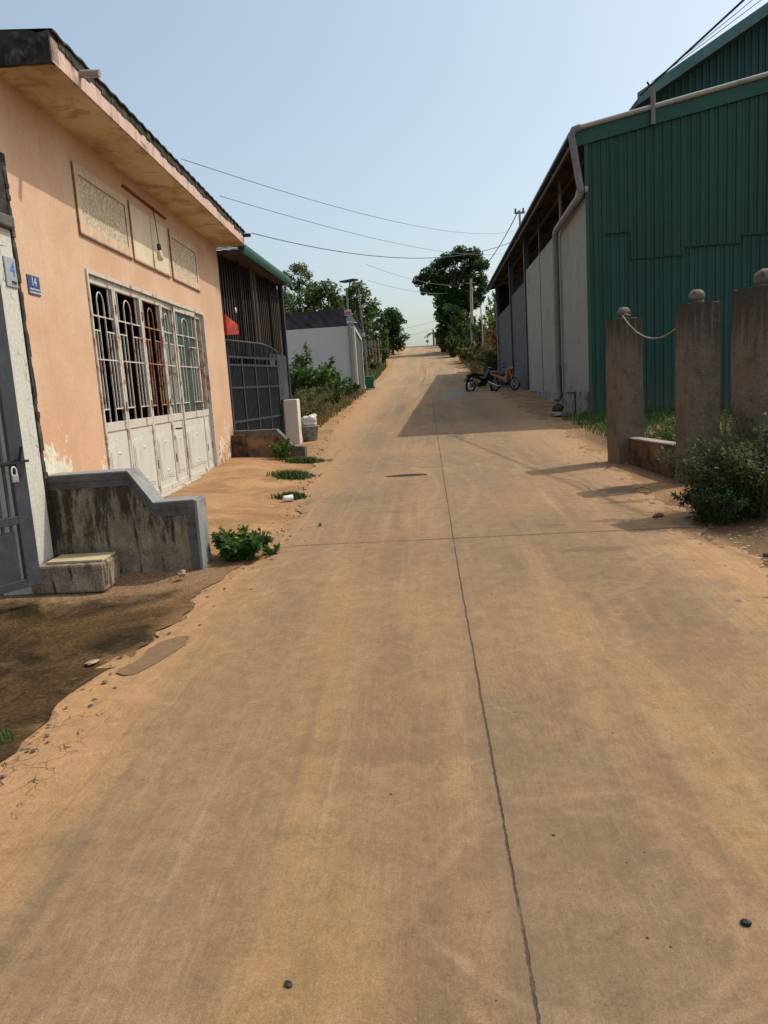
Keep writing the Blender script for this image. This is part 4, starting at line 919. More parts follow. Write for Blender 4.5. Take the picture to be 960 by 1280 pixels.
mb = MB(); mb.bar((.28, .3, 4.95-z3), (.42, 2.6, 4.35-z3), .04, .04); mb.build('net_stay', M_dsteel, t)
MB().add([(.05, .1, 4.25-z3), (.36, 2.6, 3.8-z3), (.40, 2.6, 4.35-z3), (.05, .1, 4.98-z3)], [(0, 1, 2, 3), (3, 2, 1, 0)]).build('side_net', M_net, t)
# solar lamp
M_solar = plain('solar_panel_dark', (0.03, 0.045, 0.05), 0.3)
t = thing('solar_street_lamp', 'solar street lamp with a flat panel on a pole behind the white compound corner', 'street lamp', (-3.42, 36.22, z3))
mb = MB(); mb.tube([(0, 0, 0), (0, 0, 5.95-z3)], [.06, .045], 10); mb.build('pole', M_galv, t, True)
mb = MB(); mb.tube([(0, 0, 5.85-z3), (.10, 0, 5.93-z3), (.30, -.05, 6.05-z3), (.40, -.05, 6.12-z3)], .028, 8); mb.build('arm', M_galv, t, True)
mb = MB(); mb.prism([(-.30, 6.235), (.34, 6.30), (.56, 6.27), (-.05, 6.20)], 'y', -.30, .30); ob = mb.build('solar_panel', M_solar, t, bevel=.005); ob.location.z = -z3
mb = MB(); mb.tube([(.14, 0, 5.97-z3), (.18, 0, 6.22-z3)], .035, 8); mb.build('bracket', M_galv, t)
mb = MB(); mb.prism([(.28, 6.00), (.40, 5.98), (.74, 6.14), (.76, 6.20), (.40, 6.12)], 'y', -.14, .10); ob = mb.build('lamp_head', plain('lamp_head', (0.34, 0.32, 0.26), 0.5), t, bevel=.008); ob.location.z = -z3
# boards on the lamp pole
t = thing('notice_board', 'small red and white board fixed on the solar lamp pole', 'sign', (-3.42, 36.10, 0))
MB().box(-.15, .15, -.02, .02, 4.72, 4.98).build('board', plain('board_white', (0.55, 0.50, 0.48), 0.5), t)
MB().box(-.13, .13, -.026, -.0205, 4.76, 4.88).build('red_stripe', plain('red_paint', (0.42, 0.11, 0.10), 0.6), t)
t = thing('meter_box', 'pale green grey meter box below the red board on the lamp pole', 'box', (-3.38, 36.08, 0))
MB().box(-.13, .15, -.10, .03, 4.36, 4.62).build('case', plain('meter_grey', (0.30, 0.36, 0.34), 0.5), t, bevel=.01)
MB().box(-.10, .12, -.106, -.1005, 4.40, 4.45).build('label_strip', M_white, t)
mb = MB(); mb.tube([(.15, -.03, 4.40), (.34, -.03, 4.38)], .02, 6); mb.build('stub', M_white, t)
# thin pole and bin
zp = tz(-2.75, 36.8)
t = thing('utility_pole', 'thin grey steel pole beside the green bin on the left verge', 'pole', (-3.0, 40.0, tz(-3.0, 40)-.1))
mb = MB(); mb.tube([(0, 0, 0), (-.10, 0, 3.0), (-.18, 0, 4.95)], [.055, .045, .035], 8); mb.build('shaft', M_galv, t, True)
MB().box(-.18, .0, -.10, .02, 2.55, 2.75).build('junction_box', M_white, t)
mb = MB(); mb.box(-.5, -.1, -.02, .02, 4.5, 4.54); mb.build('cross_arm', M_galv, t)
t = thing('wheelie_bin', 'small green plastic bin standing at the left road edge by the thin pole', 'bin', (-2.72, 37.4, tz(-2.72, 37.4)))
M_bin = plain('green_bin_plastic', (0.015, 0.14, 0.06), 0.45)
MB().add([(-.17, -.2, .04), (.17, -.2, .04), (.17, .2, .04), (-.17, .2, .04), (-.21, -.25, .56), (.21, -.25, .56), (.21, .25, .56), (-.21, .25, .56)], [(0, 3, 2, 1), (4, 5, 6, 7), (0, 1, 5, 4), (1, 2, 6, 5), (2, 3, 7, 6), (3, 0, 4, 7)]).build('body', M_bin, t, bevel=.01)
MB().prism([(-.25, .562), (.25, .562), (.24, .60), (.10, .63), (-.24, .61)], 'x', -.225, .225).build('lid', M_bin, t, bevel=.01)
for sx in (-1, 1): MB().tube([(sx*.16, .20, .06), (sx*.21, .20, .06)], .06, 12).build('wheel', M_wire, t)

# ------------------------------------------------------------ right: warehouse
WRZ = -0.0113
def ribbed(x0, x1, y, zb, ztf, pitch=.19, d=.028, face=-1, mb=None):
    """trapezoidal sheet in the xz plane at y, ribs towards -y"""
    mb = mb or MB(); x = x0; pts = []
    while x < x1-1e-6:
        for dx, dd in ((0, 0), (.055, 0), (.062, d*.35), (.072, d*.35), (.079, 0), (.128, 0), (.140, d), (.162, d), (.174, 0)):
            if x+dx <= x1: pts.append((x+dx, y+face*dd))
        # small middle bead
        x += pitch
    pts.append((x1, y)); n = len(pts)
    vs = [(p[0], p[1], zb) for p in pts]+[(p[0], p[1], ztf(p[0])) for p in pts]
    mb.add(vs, [(i, i+1, n+i+1, n+i) for i in range(n-1)]); return mb
WH = thing('warehouse', 'long warehouse with grey cement side wall and green corrugated steel front', 'warehouse', (3.72, 18.3, 0), WRZ)
rl = lambda x: 6.70+0.185*x
mb = ribbed(0.0, 9.5, 0.0, .30, lambda x: rl(x)-.02); mb.build('front_cladding', M_green2, WH)
segs = [(0.0, .38, .32), (.38, .95, 4.51), (.95, 2.12, 3.93), (2.12, 3.34, 4.10), (3.34, 9.5, 4.26)]
for (a, b, z0) in segs:
    mb = ribbed(a, b, -.034, z0, lambda x: rl(x)-.03); mb.build('upper_sheet', M_green, WH)
    if z0 > 1:
        MB().box(a, b, -.055, -.0345, z0-.012, z0+.006).build('sheet_edge', plain('sheet_lap_edge', (0.012, 0.06, 0.045), 0.6), WH)  # thin green strip closing the lower lap of the sheet
mb = MB(); mb.prism([(-.32, rl(-.32)-.30), (9.5, rl(9.5)-.26), (9.5, rl(9.5)+.03), (-.32, rl(-.32)+.03)], 'y', -.10, -.068); mb.build('barge_flashing', M_trim, WH)
mb = MB(); mb.box(-.03, .05, -.072, -.06, .30, rl(0)-.27); mb.build('corner_flashing', M_trim, WH)
mb = MB(); mb.prism([(-.36, rl(-.36)-.03), (9.5, rl(9.5)-.03), (9.5, rl(9.5)+.03), (-.36, rl(-.36)+.03)], 'y', -.067, 29.0); mb.build('roof', M_trim2, WH)
mb = MB(); mb.prism([(-.34, rl(-.34)-.05), (9.4, rl(9.4)-.05), (9.4, rl(9.4)-.034), (-.34, rl(-.34)-.034)], 'y', 0.0, 28.9); mb.build('roof_underside', M_under, WH)
mb = MB()
for y in np.arange(.6, 28.5, 2.3): mb.bar((-.30, y, rl(-.3)-.11), (3.5, y, rl(3.5)-.11), .05, .10)
for x in (-.26, .35, .95, 1.6): mb.box(x-.03, x+.03, .05, 28.6, rl(x)-.25, rl(x)-.165)
mb.build('purlins', M_under, WH)
# side walls
TW = 5.33
MB().box(0, .15, .03, 11.7, .30, TW).build('side_wall', M_greywall, WH)
MB().box(.02, .17, 11.72, 17.5, .6, TW-.30).build('dark_side_wall', M_darkwall, WH)
MB().box(.02, .17, 17.7, 25.5, .6, TW-.55).build('dark_side_wall', M_darkwall, WH)
for y, m in ((11.78, 'd'), (17.6, 'd'), (25.6, 'd')): MB().box(-.06, .12, y-.07, y+.07, .5, rl(0)-.1).build('column', M_dsteel, WH)
for y in (3.9, 8.2): MB().box(.03, .09, y-.03, y+.03, TW, rl(0)-.1).build('column', M_galv if y < 5 else M_dsteel, WH)
MB().box(-.012, -.0005, 7.8, 7.86, .6, TW).build('wall_joint', plain('dark_joint', (0.14, 0.13, 0.12), 0.9), WH)
mb = MB(); mb.tube([(-.09, 24.6, .9), (-.09, 24.6, 5.4), (-.2, 24.6, 5.9)], .06, 10); mb.build('rain_pipe', M_pvc, WH, True)
MB().box(.9, 1.0, .3, 27, .3, 6.6).build('inner_wall', M_black, WH)  # this and the end wall: black in place of shade in the gap
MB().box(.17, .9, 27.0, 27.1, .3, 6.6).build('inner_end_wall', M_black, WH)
# footing
mb = MB(); mb.box(-.16, -.001, .04, 2.6, .30, 1.06); mb.build('footing', M_foot, WH, bevel=.03)
mb = MB(); mb.box(-.05, -.0015, 2.62, 11.6, .30, .98); mb.build('footing', M_foot, WH, bevel=.02)
mb = MB(); mb.tube([(-.20, 2.0, 1.02), (-.20, .8, 1.04), (-.20, .8, .5)], .018, 8); mb.build('thin_pipe', M_wire, WH, True); MB().tube([(-.12, 3.4, 1.7), (-.12, 3.4, 1.0)], .02, 6).build('thin_pipe', M_wire, WH, True)
# gutter pipe: along the top, down the corner, along the wall top, down the wall
mb = MB(); mb.tube([(9.4, -.13, rl(9.4)+.06), (-.14, -.13, rl(-.14)+.06)], .052, 12)
mb.build('verge_pipe', M_pvcl, WH, True)
mb = MB(); mb.tube([(-.12, -.13, rl(-.14)+.06), (-.26, -.13, rl(-.3)+.05), (-.31, -.12, rl(-.3)-.06), (-.29, -.10, 6.5), (-.15, -.08, 5.60), (-.11, -.06, 5.42)], .078, 12); mb.build('down_pipe', M_pvc, WH, True)
mb = MB(); mb.tube([(-.12, -.05, 5.46), (-.12, .2, 5.36)], .09, 12); mb.tube([(.02, -.09, 5.46), (-.04, -.09, 5.46)], .07, 12); mb.build('pipe_joint', M_pvcl, WH, True)
mb = MB(); mb.tube([(-.12, .1, 5.37), (-.13, 3.4, 5.26), (-.13, 3.62, 5.20), (-.13, 3.7, 5.05), (-.13, 3.7, 1.25), (-.13, 3.68, .95), (-.2, 3.6, .78)], .085, 12); mb.build('down_pipe', M_pvc, WH, True)
mb = MB(); mb.ring((-.13, 3.7, 2.9), .09, .015, (0, 0, 1)); mb.build('pipe_clamp', M_galv, WH)
mb = MB(); mb.tube([(1.42, -.16, rl(1.4)-.30), (1.42, -.16, rl(1.4)+.42)], .05, 8); mb.box(1.34, 1.50, -.2, -.1, rl(1.4)+.40, rl(1.4)+.44); mb.build('cable_bracket', M_pvc, WH)
mb = MB(); mb.bar((1.38, -.16, rl(1.4)+.42), (1.30, -.16, rl(1.4)+.56), .03, .03); mb.build('insulator', M_wire, WH)
# ------------------------------------------------------------ taller hall behind
t = thing('tall_hall', 'tall blue green corrugated hall rising behind the warehouse roof', 'hall', (6.4, 24.0, 0), 0)
hl = lambda x: 9.02+.575*min(x, 13-x) if x < 13 else 9.02
mb = ribbed(.35, 12.6, .95, 6.9, lambda x: 9.0+.575*min(x, 13-x)-.08, .2, .03); mb.build('gable_wall', M_green3, t)
mb = MB(); mb.prism([(0, 8.92), (6.5, 12.66), (13, 8.92), (13, 9.08), (6.5, 12.82), (0, 9.08)], 'y', 0.0, 26); mb.build('roof', M_under, t)
mb = MB(); mb.prism([(-.03, 8.88), (6.5, 12.63), (13.03, 8.88), (13.03, 9.20), (6.5, 12.95), (-.03, 9.20)], 'y', -.03, -.001); mb.build('barge_board', M_trim2, t)
MB().box(.3, .45, .96, 25, 5.5, 9.0).build('side_wall', M_green3, t)


# ------------------------------------------------------------ cables
def cable(label, pts, r=.012, sag=0.0, group=None, n=24, m=None):
    a, b = Vector(pts[0]), Vector(pts[-1]); out = []
    for i in range(n+1):
        t = i/n; p = a.lerp(b, t); p.z -= sag*4*t*(1-t); out.append(p)
    o = MB().tube(out, r, 6).build('power_cable', m or M_wire, None, True); tag(o, label, 'cable', group); return o
M_wire2 = plain('grey_cable', (0.26, 0.27, 0.28), 0.7); M_wire3 = plain('dark_cable', (0.09, 0.09, 0.10), 0.7)
cable('upper faint grey cable crossing the sky from the peach house roof', [(-4.6, 16, 6.15), (8.5, 62, 12.6)], .009, .9, m=M_wire2)
cable('middle faint grey cable crossing the sky below the top one', [(-3.9, 16, 5.4), (7.0, 60, 10.6)], .008, .6, m=M_wire2)
cable('dark cable from the far corner of the peach house roof sagging across the road', [(-2.82, 13.55, 4.17), (3.9, 28, 6.35)], .008, .62, m=M_wire3)
cable('thick black cable slanting up over the warehouse roof corner', [(4.86, 18.1, 7.26), (8.38, 5.7, 8.86)], .022, .06)
for k, q in enumerate((0, 1)):
    cable(['thin pale cable beside the thick one over the warehouse corner', 'second thin pale cable furthest right over the warehouse corner'][k], [(5.11, 18.1, 7.50), (8.31+.64*k, 5.7, 8.14)], .007, .05, m=M_wire2)
for k, (zA, zB) in enumerate(((10.2, 9.2), (9.3, 8.6), (6.9, 7.8), (6.2, 7.1))):
    cable(['topmost far cable between the left pole and the big tree', 'second far cable between the left pole and the big tree', 'third far cable low above the road crest', 'lowest far cable just above the road crest'][k], [(-4.0, [58, 60, 80, 82][k], zA), (3.4, [74.5, 75, 86, 86][k], zB+.9)], .014, .35, m=M_wire2)
cable('black cable dropping from the roof insulator down to the concrete pole', [(4.9, 40.2, 9.5), (3.62, 60, 8.9)], .022, .5)
t = thing('insulator_pole', 'pole top with insulators showing above the warehouse eave', 'pole', (4.95, 40.2, 1.5))
mb = MB(); mb.tube([(0, 0, 0), (0, 0, 8.0)], [.09, .05], 10); mb.build('shaft', M_concpole, t, True)
mb = MB(); mb.box(-.25, .25, -.04, .04, 7.85, 7.93); mb.build('cross_arm', M_galv, t)
for sx in (-.2, .18): MB().lathe([(.03, 7.93), (.06, 7.97), (.03, 8.01), (.06, 8.05), (.02, 8.12)], (sx, 0, 0), 10).build('insulator', M_wire, t)

# ------------------------------------------------------------ concrete fence pillars on the right
def pillar(label, x, y, wd, h, seed, rz, tilt=0):
    random.seed(seed); z0 = tz(x, y)-.15
    t = thing('concrete_pillar', label, 'pillar', (x, y, z0), rz, 'concrete pillars with ball finials'); t.rotation_euler[1] = tilt
    H_ = h-z0; mb = MB(); rows_ = 14; sg = 6; s = wd/2; vs = []
    ring = [(-s+2*s*i/sg, -s) for i in range(sg)]+[(s, -s+2*s*i/sg) for i in range(sg)]+[(s-2*s*i/sg, s) for i in range(sg)]+[(-s, s-2*s*i/sg) for i in range(sg)]
    for j in range(rows_+1):
        zz = H_*j/rows_
        for (a, b) in ring:
            k = .006*math.sin(a*30+zz*7+seed)+random.uniform(-.0025, .0025); vs.append((a*(1+k*2), b*(1+k*2), zz+(random.uniform(-.012, 0) if j == rows_ else 0)))
    n = len(ring); fs = [(j*n+i, j*n+(i+1) % n, (j+1)*n+(i+1) % n, (j+1)*n+i) for j in range(rows_) for i in range(n)]
    vs.append((0, 0, H_+.012)); fs += [(rows_*n+i, rows_*n+(i+1) % n, len(vs)-1) for i in range(n)]
    mb.add(vs, fs); mb.build('shaft', M_pillar, t)
    mb = MB(); mb.blob((random.uniform(-.02, .02), 0, H_+.075), .088*wd/.36, (1.03, .97, .9), 20, 12, .06); 
    mb.lathe([(.07, H_), (.065, H_+.03), (.05, H_+.05)], seg=16); mb.build('ball_finial', M_ball, t, True)
    return t
pillar('farthest concrete pillar with a ball finial, tied with a pale rope', 2.66, 10.8, .36, 2.17, 3, .20)
pillar('middle concrete pillar of three, with its mossy chipped ball finial', 3.02, 9.0, .35, 2.17, 5, .12)
pillar('nearest concrete pillar, cut by the right edge of the photo behind the bush', 3.05, 7.35, .38, 2.15, 9, .30)
random.seed(21)
t = thing('kerb_wall', 'low reddish brick kerb wall between the two farther pillars', 'wall', (2.66, 10.6, 0), .15)
MB().box(-.02, .12, -1.45, -.02, .05, .58).build('brickwork', M_brick, t, bevel=.015)
MB().box(-.03, .13, -1.45, -.02, .582, .605).build('worn_top', M_foot, t, bevel=.008)
t = thing('kerb_wall', 'low brick kerb wall hidden behind the bush by the nearest pillar', 'wall', (3.02, 8.85, 0), .03)
MB().box(-.02, .12, -1.3, 0, .02, .50).build('brickwork', M_brick, t, bevel=.015)
o = MB(); a = Vector((2.60, 10.62, 2.20)); b = Vector((2.90, 9.12, 2.00)); pts = []
for i in range(17):
    k = i/16; p = a.lerp(b, k); p.z -= .24*4*k*(1-k)*(1.0); pts.append(p)
pts = [Vector((2.72, 10.68, 2.2)), Vector((2.64, 10.61, 2.215))]+pts
o = o.tube(pts, .0085, 6).build('rope', plain('pale_rope', (0.34, 0.28, 0.19), 0.9)); tag(o, 'pale rope sagging between the two farther concrete pillars', 'rope')

# ------------------------------------------------------------ motorbikes
def motorbike(label, x, y, rz, colr, seatm, s=.93, lean=.10, steer=.25):
    z = tz(x, y)+.0
    t = thing('motorbike', label, 'motorbike', (x, y, z+.012), rz); t.scale = (s, s, s); t.rotation_euler = (lean, 0, rz)
    Mp = plain('bike_paint', colr, 0.3, var=0.15); Mk = plain('bike_black', (0.015, 0.015, 0.017), 0.45); Mc = plain('bike_chrome', (0.45, 0.45, 0.46), 0.25, metal=.8)
    Mt = plain('tyre_rubber', (0.018, 0.018, 0.018), 0.8)
    def wheel(cx, r, par=t, st=0):
        wl = bpy.data.objects.new('wheel', None); scn.collection.objects.link(wl); wl.parent = par; wl.location = (cx, 0, r); wl.rotation_euler = (0, 0, st)
        MB().ring((0, 0, 0), r-.04, .042, (0, 1, 0), 32, 8).build('tyre', Mt, wl, True)
        MB().ring((0, 0, 0), r-.085, .016, (0, 1, 0), 28, 6).build('rim', Mc, wl, True)
        mb = MB()
        for k in range(10):
            a = 2*PI*k/10; mb.bar((0, 0, 0), ((r-.09)*math.cos(a), 0, (r-.09)*math.sin(a)), .008, .008, (0, 1, 0))
        mb.tube([(0, -.05, 0), (0, .05, 0)], .045, 12); mb.build('spokes', Mc, wl)
    wheel(-.62, .285); wheel(.62, .285, st=steer)
    mb = MB()  # main body: rear cowl + underbone + leg shield
    mb.prism([(-.72, .70), (-.35, .60), (-.05, .50), (.10, .42), (.22, .40), (.38, .72), (.46, .92), (.38, .96), (.28, .82), (.14, .58), (-.08, .62), (-.30, .73), (-.70, .80), (-.82, .78)], 'y', -.10, .10)
    mb.build('body', Mp, t, bevel=.02)
    mb = MB(); mb.prism([(.20, .36), (.30, .38), (.46, .88), (.40, .94)], 'y', -.19, .19); mb.build('leg_shield', Mp, t, bevel=.02)
    mb = MB(); mb.prism([(-.74, .80), (-.60, .86), (-.30, .82), (-.10, .78), (.06, .72), (.04, .66), (-.3, .735), (-.7, .80)], 'y', -.12, .12); mb.build('seat', seatm or Mk, t, bevel=.025)
    mb = MB(); mb.prism([(-.18, .26), (.16, .24), (.20, .40), (.02, .46), (-.20, .42)], 'y', -.11, .11); mb.tube([(.1, -.12, .34), (.1, .12, .34)], .07, 12); mb.build('engine', Mk, t, bevel=.015)
    for sy in (-.065, .065): MB().tube([(.62, sy, .285), (.55, sy, .52), (.44, sy, .86)], .018, 8).build('fork_leg', Mc, t, True)
    mb = MB(); pr = [(.62+.345*math.cos(a), .285+.345*math.sin(a)) for a in np.linspace(.1, 2.7, 12)]
    for i in range(11): mb.prism([pr[i], pr[i+1], (.62+.325*math.cos(np.linspace(.1, 2.7, 12)[i+1]), .285+.325*math.sin(np.linspace(.1, 2.7, 12)[i+1])), (.62+.325*math.cos(np.linspace(.1, 2.7, 12)[i]), .285+.325*math.sin(np.linspace(.1, 2.7, 12)[i]))], 'y', -.06, .06)
    mb.build('front_fender', Mp, t)
    mb = MB(); mb.prism([(-.95, .50), (-.88, .48), (-.62, .66), (-.66, .72), (-.80, .68)], 'y', -.06, .06); mb.build('rear_fender', Mk, t)
    mb = MB(); mb.tube([(.36, -.32, 1.02), (.40, -.18, 1.03), (.44, 0, .98), (.40, .18, 1.03), (.36, .32, 1.02)], .014, 8); mb.build('handlebar', Mk, t, True)
    for sy in (-1, 1):
        MB().tube([(.36, sy*.24, 1.02), (.35, sy*.34, 1.02)], .022, 8).build('grip', Mk, t, True)
        m1 = MB().tube([(.40, sy*.18, 1.03), (.38, sy*.26, 1.16)], .007, 5); m1.blob((.38, sy*.28, 1.18), .05, (.3, 1, .7), 10, 6); m1.build('mirror', Mk, t, True)
    mb = MB(); mb.prism([(.40, .90), (.52, .88), (.56, .98), (.46, 1.06), (.38, 1.03)], 'y', -.10, .10); mb.build('headlight_cowl', Mp, t, bevel=.02)
    mb = MB(); mb.blob((.535, 0, .95), .065, (.5, 1.1, .8), 14, 8); mb.build('headlight', plain('headlight_lens', (0.6, 0.6, 0.55), 0.15, var=.05), t, True)
    mb = MB(); mb.tube([(.08, -.13, .26), (-.25, -.15, .24), (-.45, -.16, .30), (-.86, -.17, .42)], [.018, .02, .045, .05], 10); mb.build('exhaust', Mc, t, True)
    mb = MB(); mb.tube([(-.62, .05, .285), (-.15, .07, .30)], .03, 8); mb.tube([(-.62, -.07, .285), (-.15, -.07, .30)], .025, 8); mb.build('swing_arm', Mk, t)
    for sy in (-.09, .09): MB().tube([(-.60, sy, .31), (-.45, sy, .66)], .028, 8).build('shock_absorber', Mc, t)
    mb = MB(); mb.tube([(-.02, .10, .28), (-.06, .27, .0)], .014, 6); mb.build('kick_stand', Mk, t)
    mb = MB(); mb.tube([(.05, -.24, .27), (.05, .24, .27)], .016, 8); mb.build('footrest', Mk, t)
    mb = MB(); mb.tube([(-.60, -.10, .84), (-.80, -.08, .86), (-.84, 0, .86), (-.80, .08, .86), (-.60, .10, .84)], .012, 6); mb.build('grab_rail', Mc, t, True)
    MB().blob((-.83, 0, .72), .04, (.5, 1.6, .8), 10, 6).build('tail_light', plain('red_lens', (0.35, 0.02, 0.02), 0.2), t, True)
    return t
motorbike('black motorbike with red trim parked against the dark warehouse wall', 2.18, 32.0, .62, (0.022, 0.024, 0.03), None, .92, .08, .5)
motorbike('orange motorbike parked with its front wheel toward the road, right of the black one', 3.06, 31.2, -.95, (0.42, 0.19, 0.07), None, .92, .08, .2)

# ------------------------------------------------------------ stains, rocks and litter on the ground
patch('damp_patch', [(-1.726, 3.835), (-1.66, 3.78), (-1.60, 3.80), (-1.555, 3.90), (-1.52, 4.0), (-1.485, 4.12), (-1.465, 4.20), (-1.485, 4.26), (-1.475, 4.31), (-1.50, 4.355), (-1.54, 4.345), (-1.60, 4.31), (-1.64, 4.24), (-1.665, 4.13), (-1.655, 4.03), (-1.68, 3.94)], M_stain)
patch('worn_patch', [(.55, 30.2), (1.6, 33.5), (2.3, 34.5), (1.9, 31), (1.2, 28.5), (.7, 27.5)], M_worn, sub=4)
g = G('dark_hole'); M_hole = g.bsdf((0.022, 0.019, 0.016), 0.9)
patch('pothole_slot', [(-.62, 10.62), (-.30, 10.70), (-.08, 10.62), (-.10, 10.52), (-.36, 10.50), (-.60, 10.54)], M_hole)
def stone(label, x, y, r, m, sc=(1, .7, .6), name='stone', cat='stone', lift=0, z=None):
    o = MB(); o.blob((0, 0, 0), r, sc, 9, 6, .22); o = o.build(name, m, None)
    o.location = (x, y, (max(zr(x, y), tz(x, y)) if z is None else z)+r*sc[2]*.75+lift); o.rotation_euler = (0, 0, random.uniform(0, 3)); tag(o, label, cat); return o
M_st1 = plain('black_stone', (0.03, 0.028, 0.026), .7); M_st2 = plain('grey_stone', (0.20, 0.17, 0.14), .9, var=.4); M_st3 = plain('tan_stone', (0.36, 0.25, 0.17), .9, var=.4)
stone('shiny black lump on the road at the lower right', .757, 1.88, .014, M_st1)
stone('dark flattened lump at the bottom edge of the photo left of the joint', -.425, 1.70, .009, M_st1, (1, 1.5, .5), 'dropping', 'lump')
stone('tan stone at the foot of the stepped concrete wall', -1.98, 5.78, .045, M_st3)
stone('flat tan stone lying on the wet yard', -1.92, 3.98, .030, M_st3, (1.4, .9, .25))
stone('small grey stone alone on the dark yard near its left side', -2.35, 3.72, .02, M_st2)
stone('thin reddish brick shard on the soil by the right road edge', 2.02, 7.05, .05, plain('brick_red', (0.22, 0.09, 0.06), .9), (1.5, .7, .35))
stone('dark clod against the footing of the grey warehouse wall', 3.30, 20.3, .12, M_brick, (1.2, .8, .8))
stone('small grey stone on the road left of the joint beyond the leafy weed', -1.12, 6.85+.6, .03, M_st2)
stone('pale slab chunk on the sand by the warehouse footing', 3.15, 18.8, .22, M_foot, (1.3, .9, .25))
# stick at the right edge
o = MB().tube([(2.30, 5.50, tz(2.3, 5.5)+.03), (2.62, 5.28, tz(2.6, 5.3)+.05), (2.95, 5.05, tz(2.95, 5.05)+.04)], [.016, .02, .018], 7).build('stick', M_bark, None, True); tag(o, 'dead brown stick lying on the soil at the right edge', 'stick')
o = MB().box(-.13, .13, -.10, .10, 0, .02).build('broken_slab', M_foot, bevel=.005); o.location = (2.62, 5.62, tz(2.62, 5.62)+.01); o.rotation_euler = (.05, 0, .4); tag(o, 'flat broken slab lying on soil beyond the stick', 'slab')
# white cup by the grass
o = MB().lathe([(.03, -.05), (.045, .06), (.04, .06), (.02, -.04)], (0, 0, 0), 14, 'x').build('paper_cup', M_white, None, True); o.location = (-1.72, 9.0, tz(-1.72, 9.0)+.045); o.rotation_euler = (0, .1, .5); tag(o, 'crushed white paper cup by the grass tuft on the terrace edge', 'cup')
def scatter(name, m, n, fx, r0, r1, flat=.5, kind='stuff'):
    mb = MB()
    for i in range(n):
        x, y = fx(); r = random.uniform(r0, r1)*random.choice((.5, .7, 1)); z = max(tz(x, y), zr(x, y) if roadL(y) < x < roadR(y) else -99)
        c = (x, y, z+r*flat*.4); a = random.uniform(0, PI); vs = []
        for k in range(5): q = a+2*PI*k/5; vs.append((x+r*math.cos(q)*random.uniform(.7, 1.3), y+r*math.sin(q)*random.uniform(.7, 1.3), z+r*.1))
        vs.append((x, y, z+r*flat)); mb.add(vs, [(k, (k+1) % 5, 5) for k in range(5)])
    o = mb.build(name, m, kind=kind); return o
def nearL():
    y = random.uniform(2.2, 20); return roadL(y)+random.gauss(0, .10)-.02, y
def nearR():
    y = random.uniform(4.5, 20); return roadR(y)+random.gauss(.1, .22), y
def onroad():
    y = 1.4+13*random.random()**1.6; return random.uniform(roadL(y)+.1, roadR(y)-.1), y
def yard(): return random.uniform(-3.4, -1.85), random.uniform(2.4, 5.9)
def terr(): y = random.uniform(6.3, 13); return random.uniform(-3.2, -1.6), y
o = scatter('pebbles', plain('brown_crumbs', (0.13, 0.085, 0.055), .9, var=.5), 650, nearL, .004, .020); tag(o, 'loose brown pebbles along the crumbling left road edge', 'pebbles')
o = scatter('pebbles', M_st3, 500, nearR, .008, .032); tag(o, 'tan pebbles strewn along the right road edge', 'pebbles')
o = scatter('grit', M_st1, 110, onroad, .003, .009, .6); tag(o, 'dark grit specks scattered over the road slab', 'grit')
o = scatter('pebbles', M_st3, 240, terr, .006, .022); tag(o, 'small stones on the sandy terrace before the folding doors', 'pebbles')
M_litter = plain('dry_yellow_leaf_bits', (0.46, 0.35, 0.17), .9, var=.4)
o = scatter('leaf_litter', M_litter, 1500, yard, .004, .013, .3); tag(o, 'dry yellow leaf crumbs over the dark wet yard', 'leaf litter')
def rsoil(): return random.uniform(2.3, 3.4), random.uniform(4.9, 8.4)
o = scatter('leaf_litter', M_litter, 260, rsoil, .008, .022, .3); tag(o, 'dry leaves on the dark soil under the right bush', 'leaf litter')
def wsand(): return random.uniform(2.6, 3.7), random.uniform(14.5, 18.2)
o = scatter('leaf_litter', M_litter, 160, wsand, .015, .045, .3); tag(o, 'pale litter on the sand beside the green warehouse front', 'leaf litter')

# ------------------------------------------------------------ plants close to the camera
M_flower = plain('tiny_pale_flowers', (0.55, 0.50, 0.42), .7)
shrub('weed', 'bright green leafy weed at the foot of the stepped concrete wall', 'weed', -1.66, 6.28, .62, .30, .060, M_lf_bright, 1500, 13, wy=.5, m2=M_lf_mid)
shrub('weed', 'low trailing sprig of the weed nearest the road edge', 'weed', -1.40, 6.42, .26, .11, .040, M_lf_bright, 170, 7)
grass_tuft('grass tuft on the terrace edge right by the white cup', -1.72, 9.25, .50, .10, 420, M_lf_mid, wy=.3)
grass_tuft('wide grass tuft between the mossy stepped wall and the cup', -1.98, 11.0, .75, .13, 700, M_lf_mid, wy=.55)
shrub('weed', 'yellow green weed climbing the mossy stepped wall end', 'weed', -2.50, 13.0, .55, .42, .05, M_lf_bright, 620, 9, wy=.3, m2=M_lf_yel)
grass_tuft('grass strip running from the mossy stepped wall to the road', -2.05, 12.75, .95, .12, 650, M_lf_mid, wy=.35)
grass_tuft('small pale grass tuft at the lower left corner of the yard', -1.95, 3.12, .14, .05, 70, M_lf_bright, blade=.003)
grass_tuft('small grass tuft behind the dark gate leaf', -3.28, 5.95, .16, .12, 60, M_lf_bright, blade=.004)
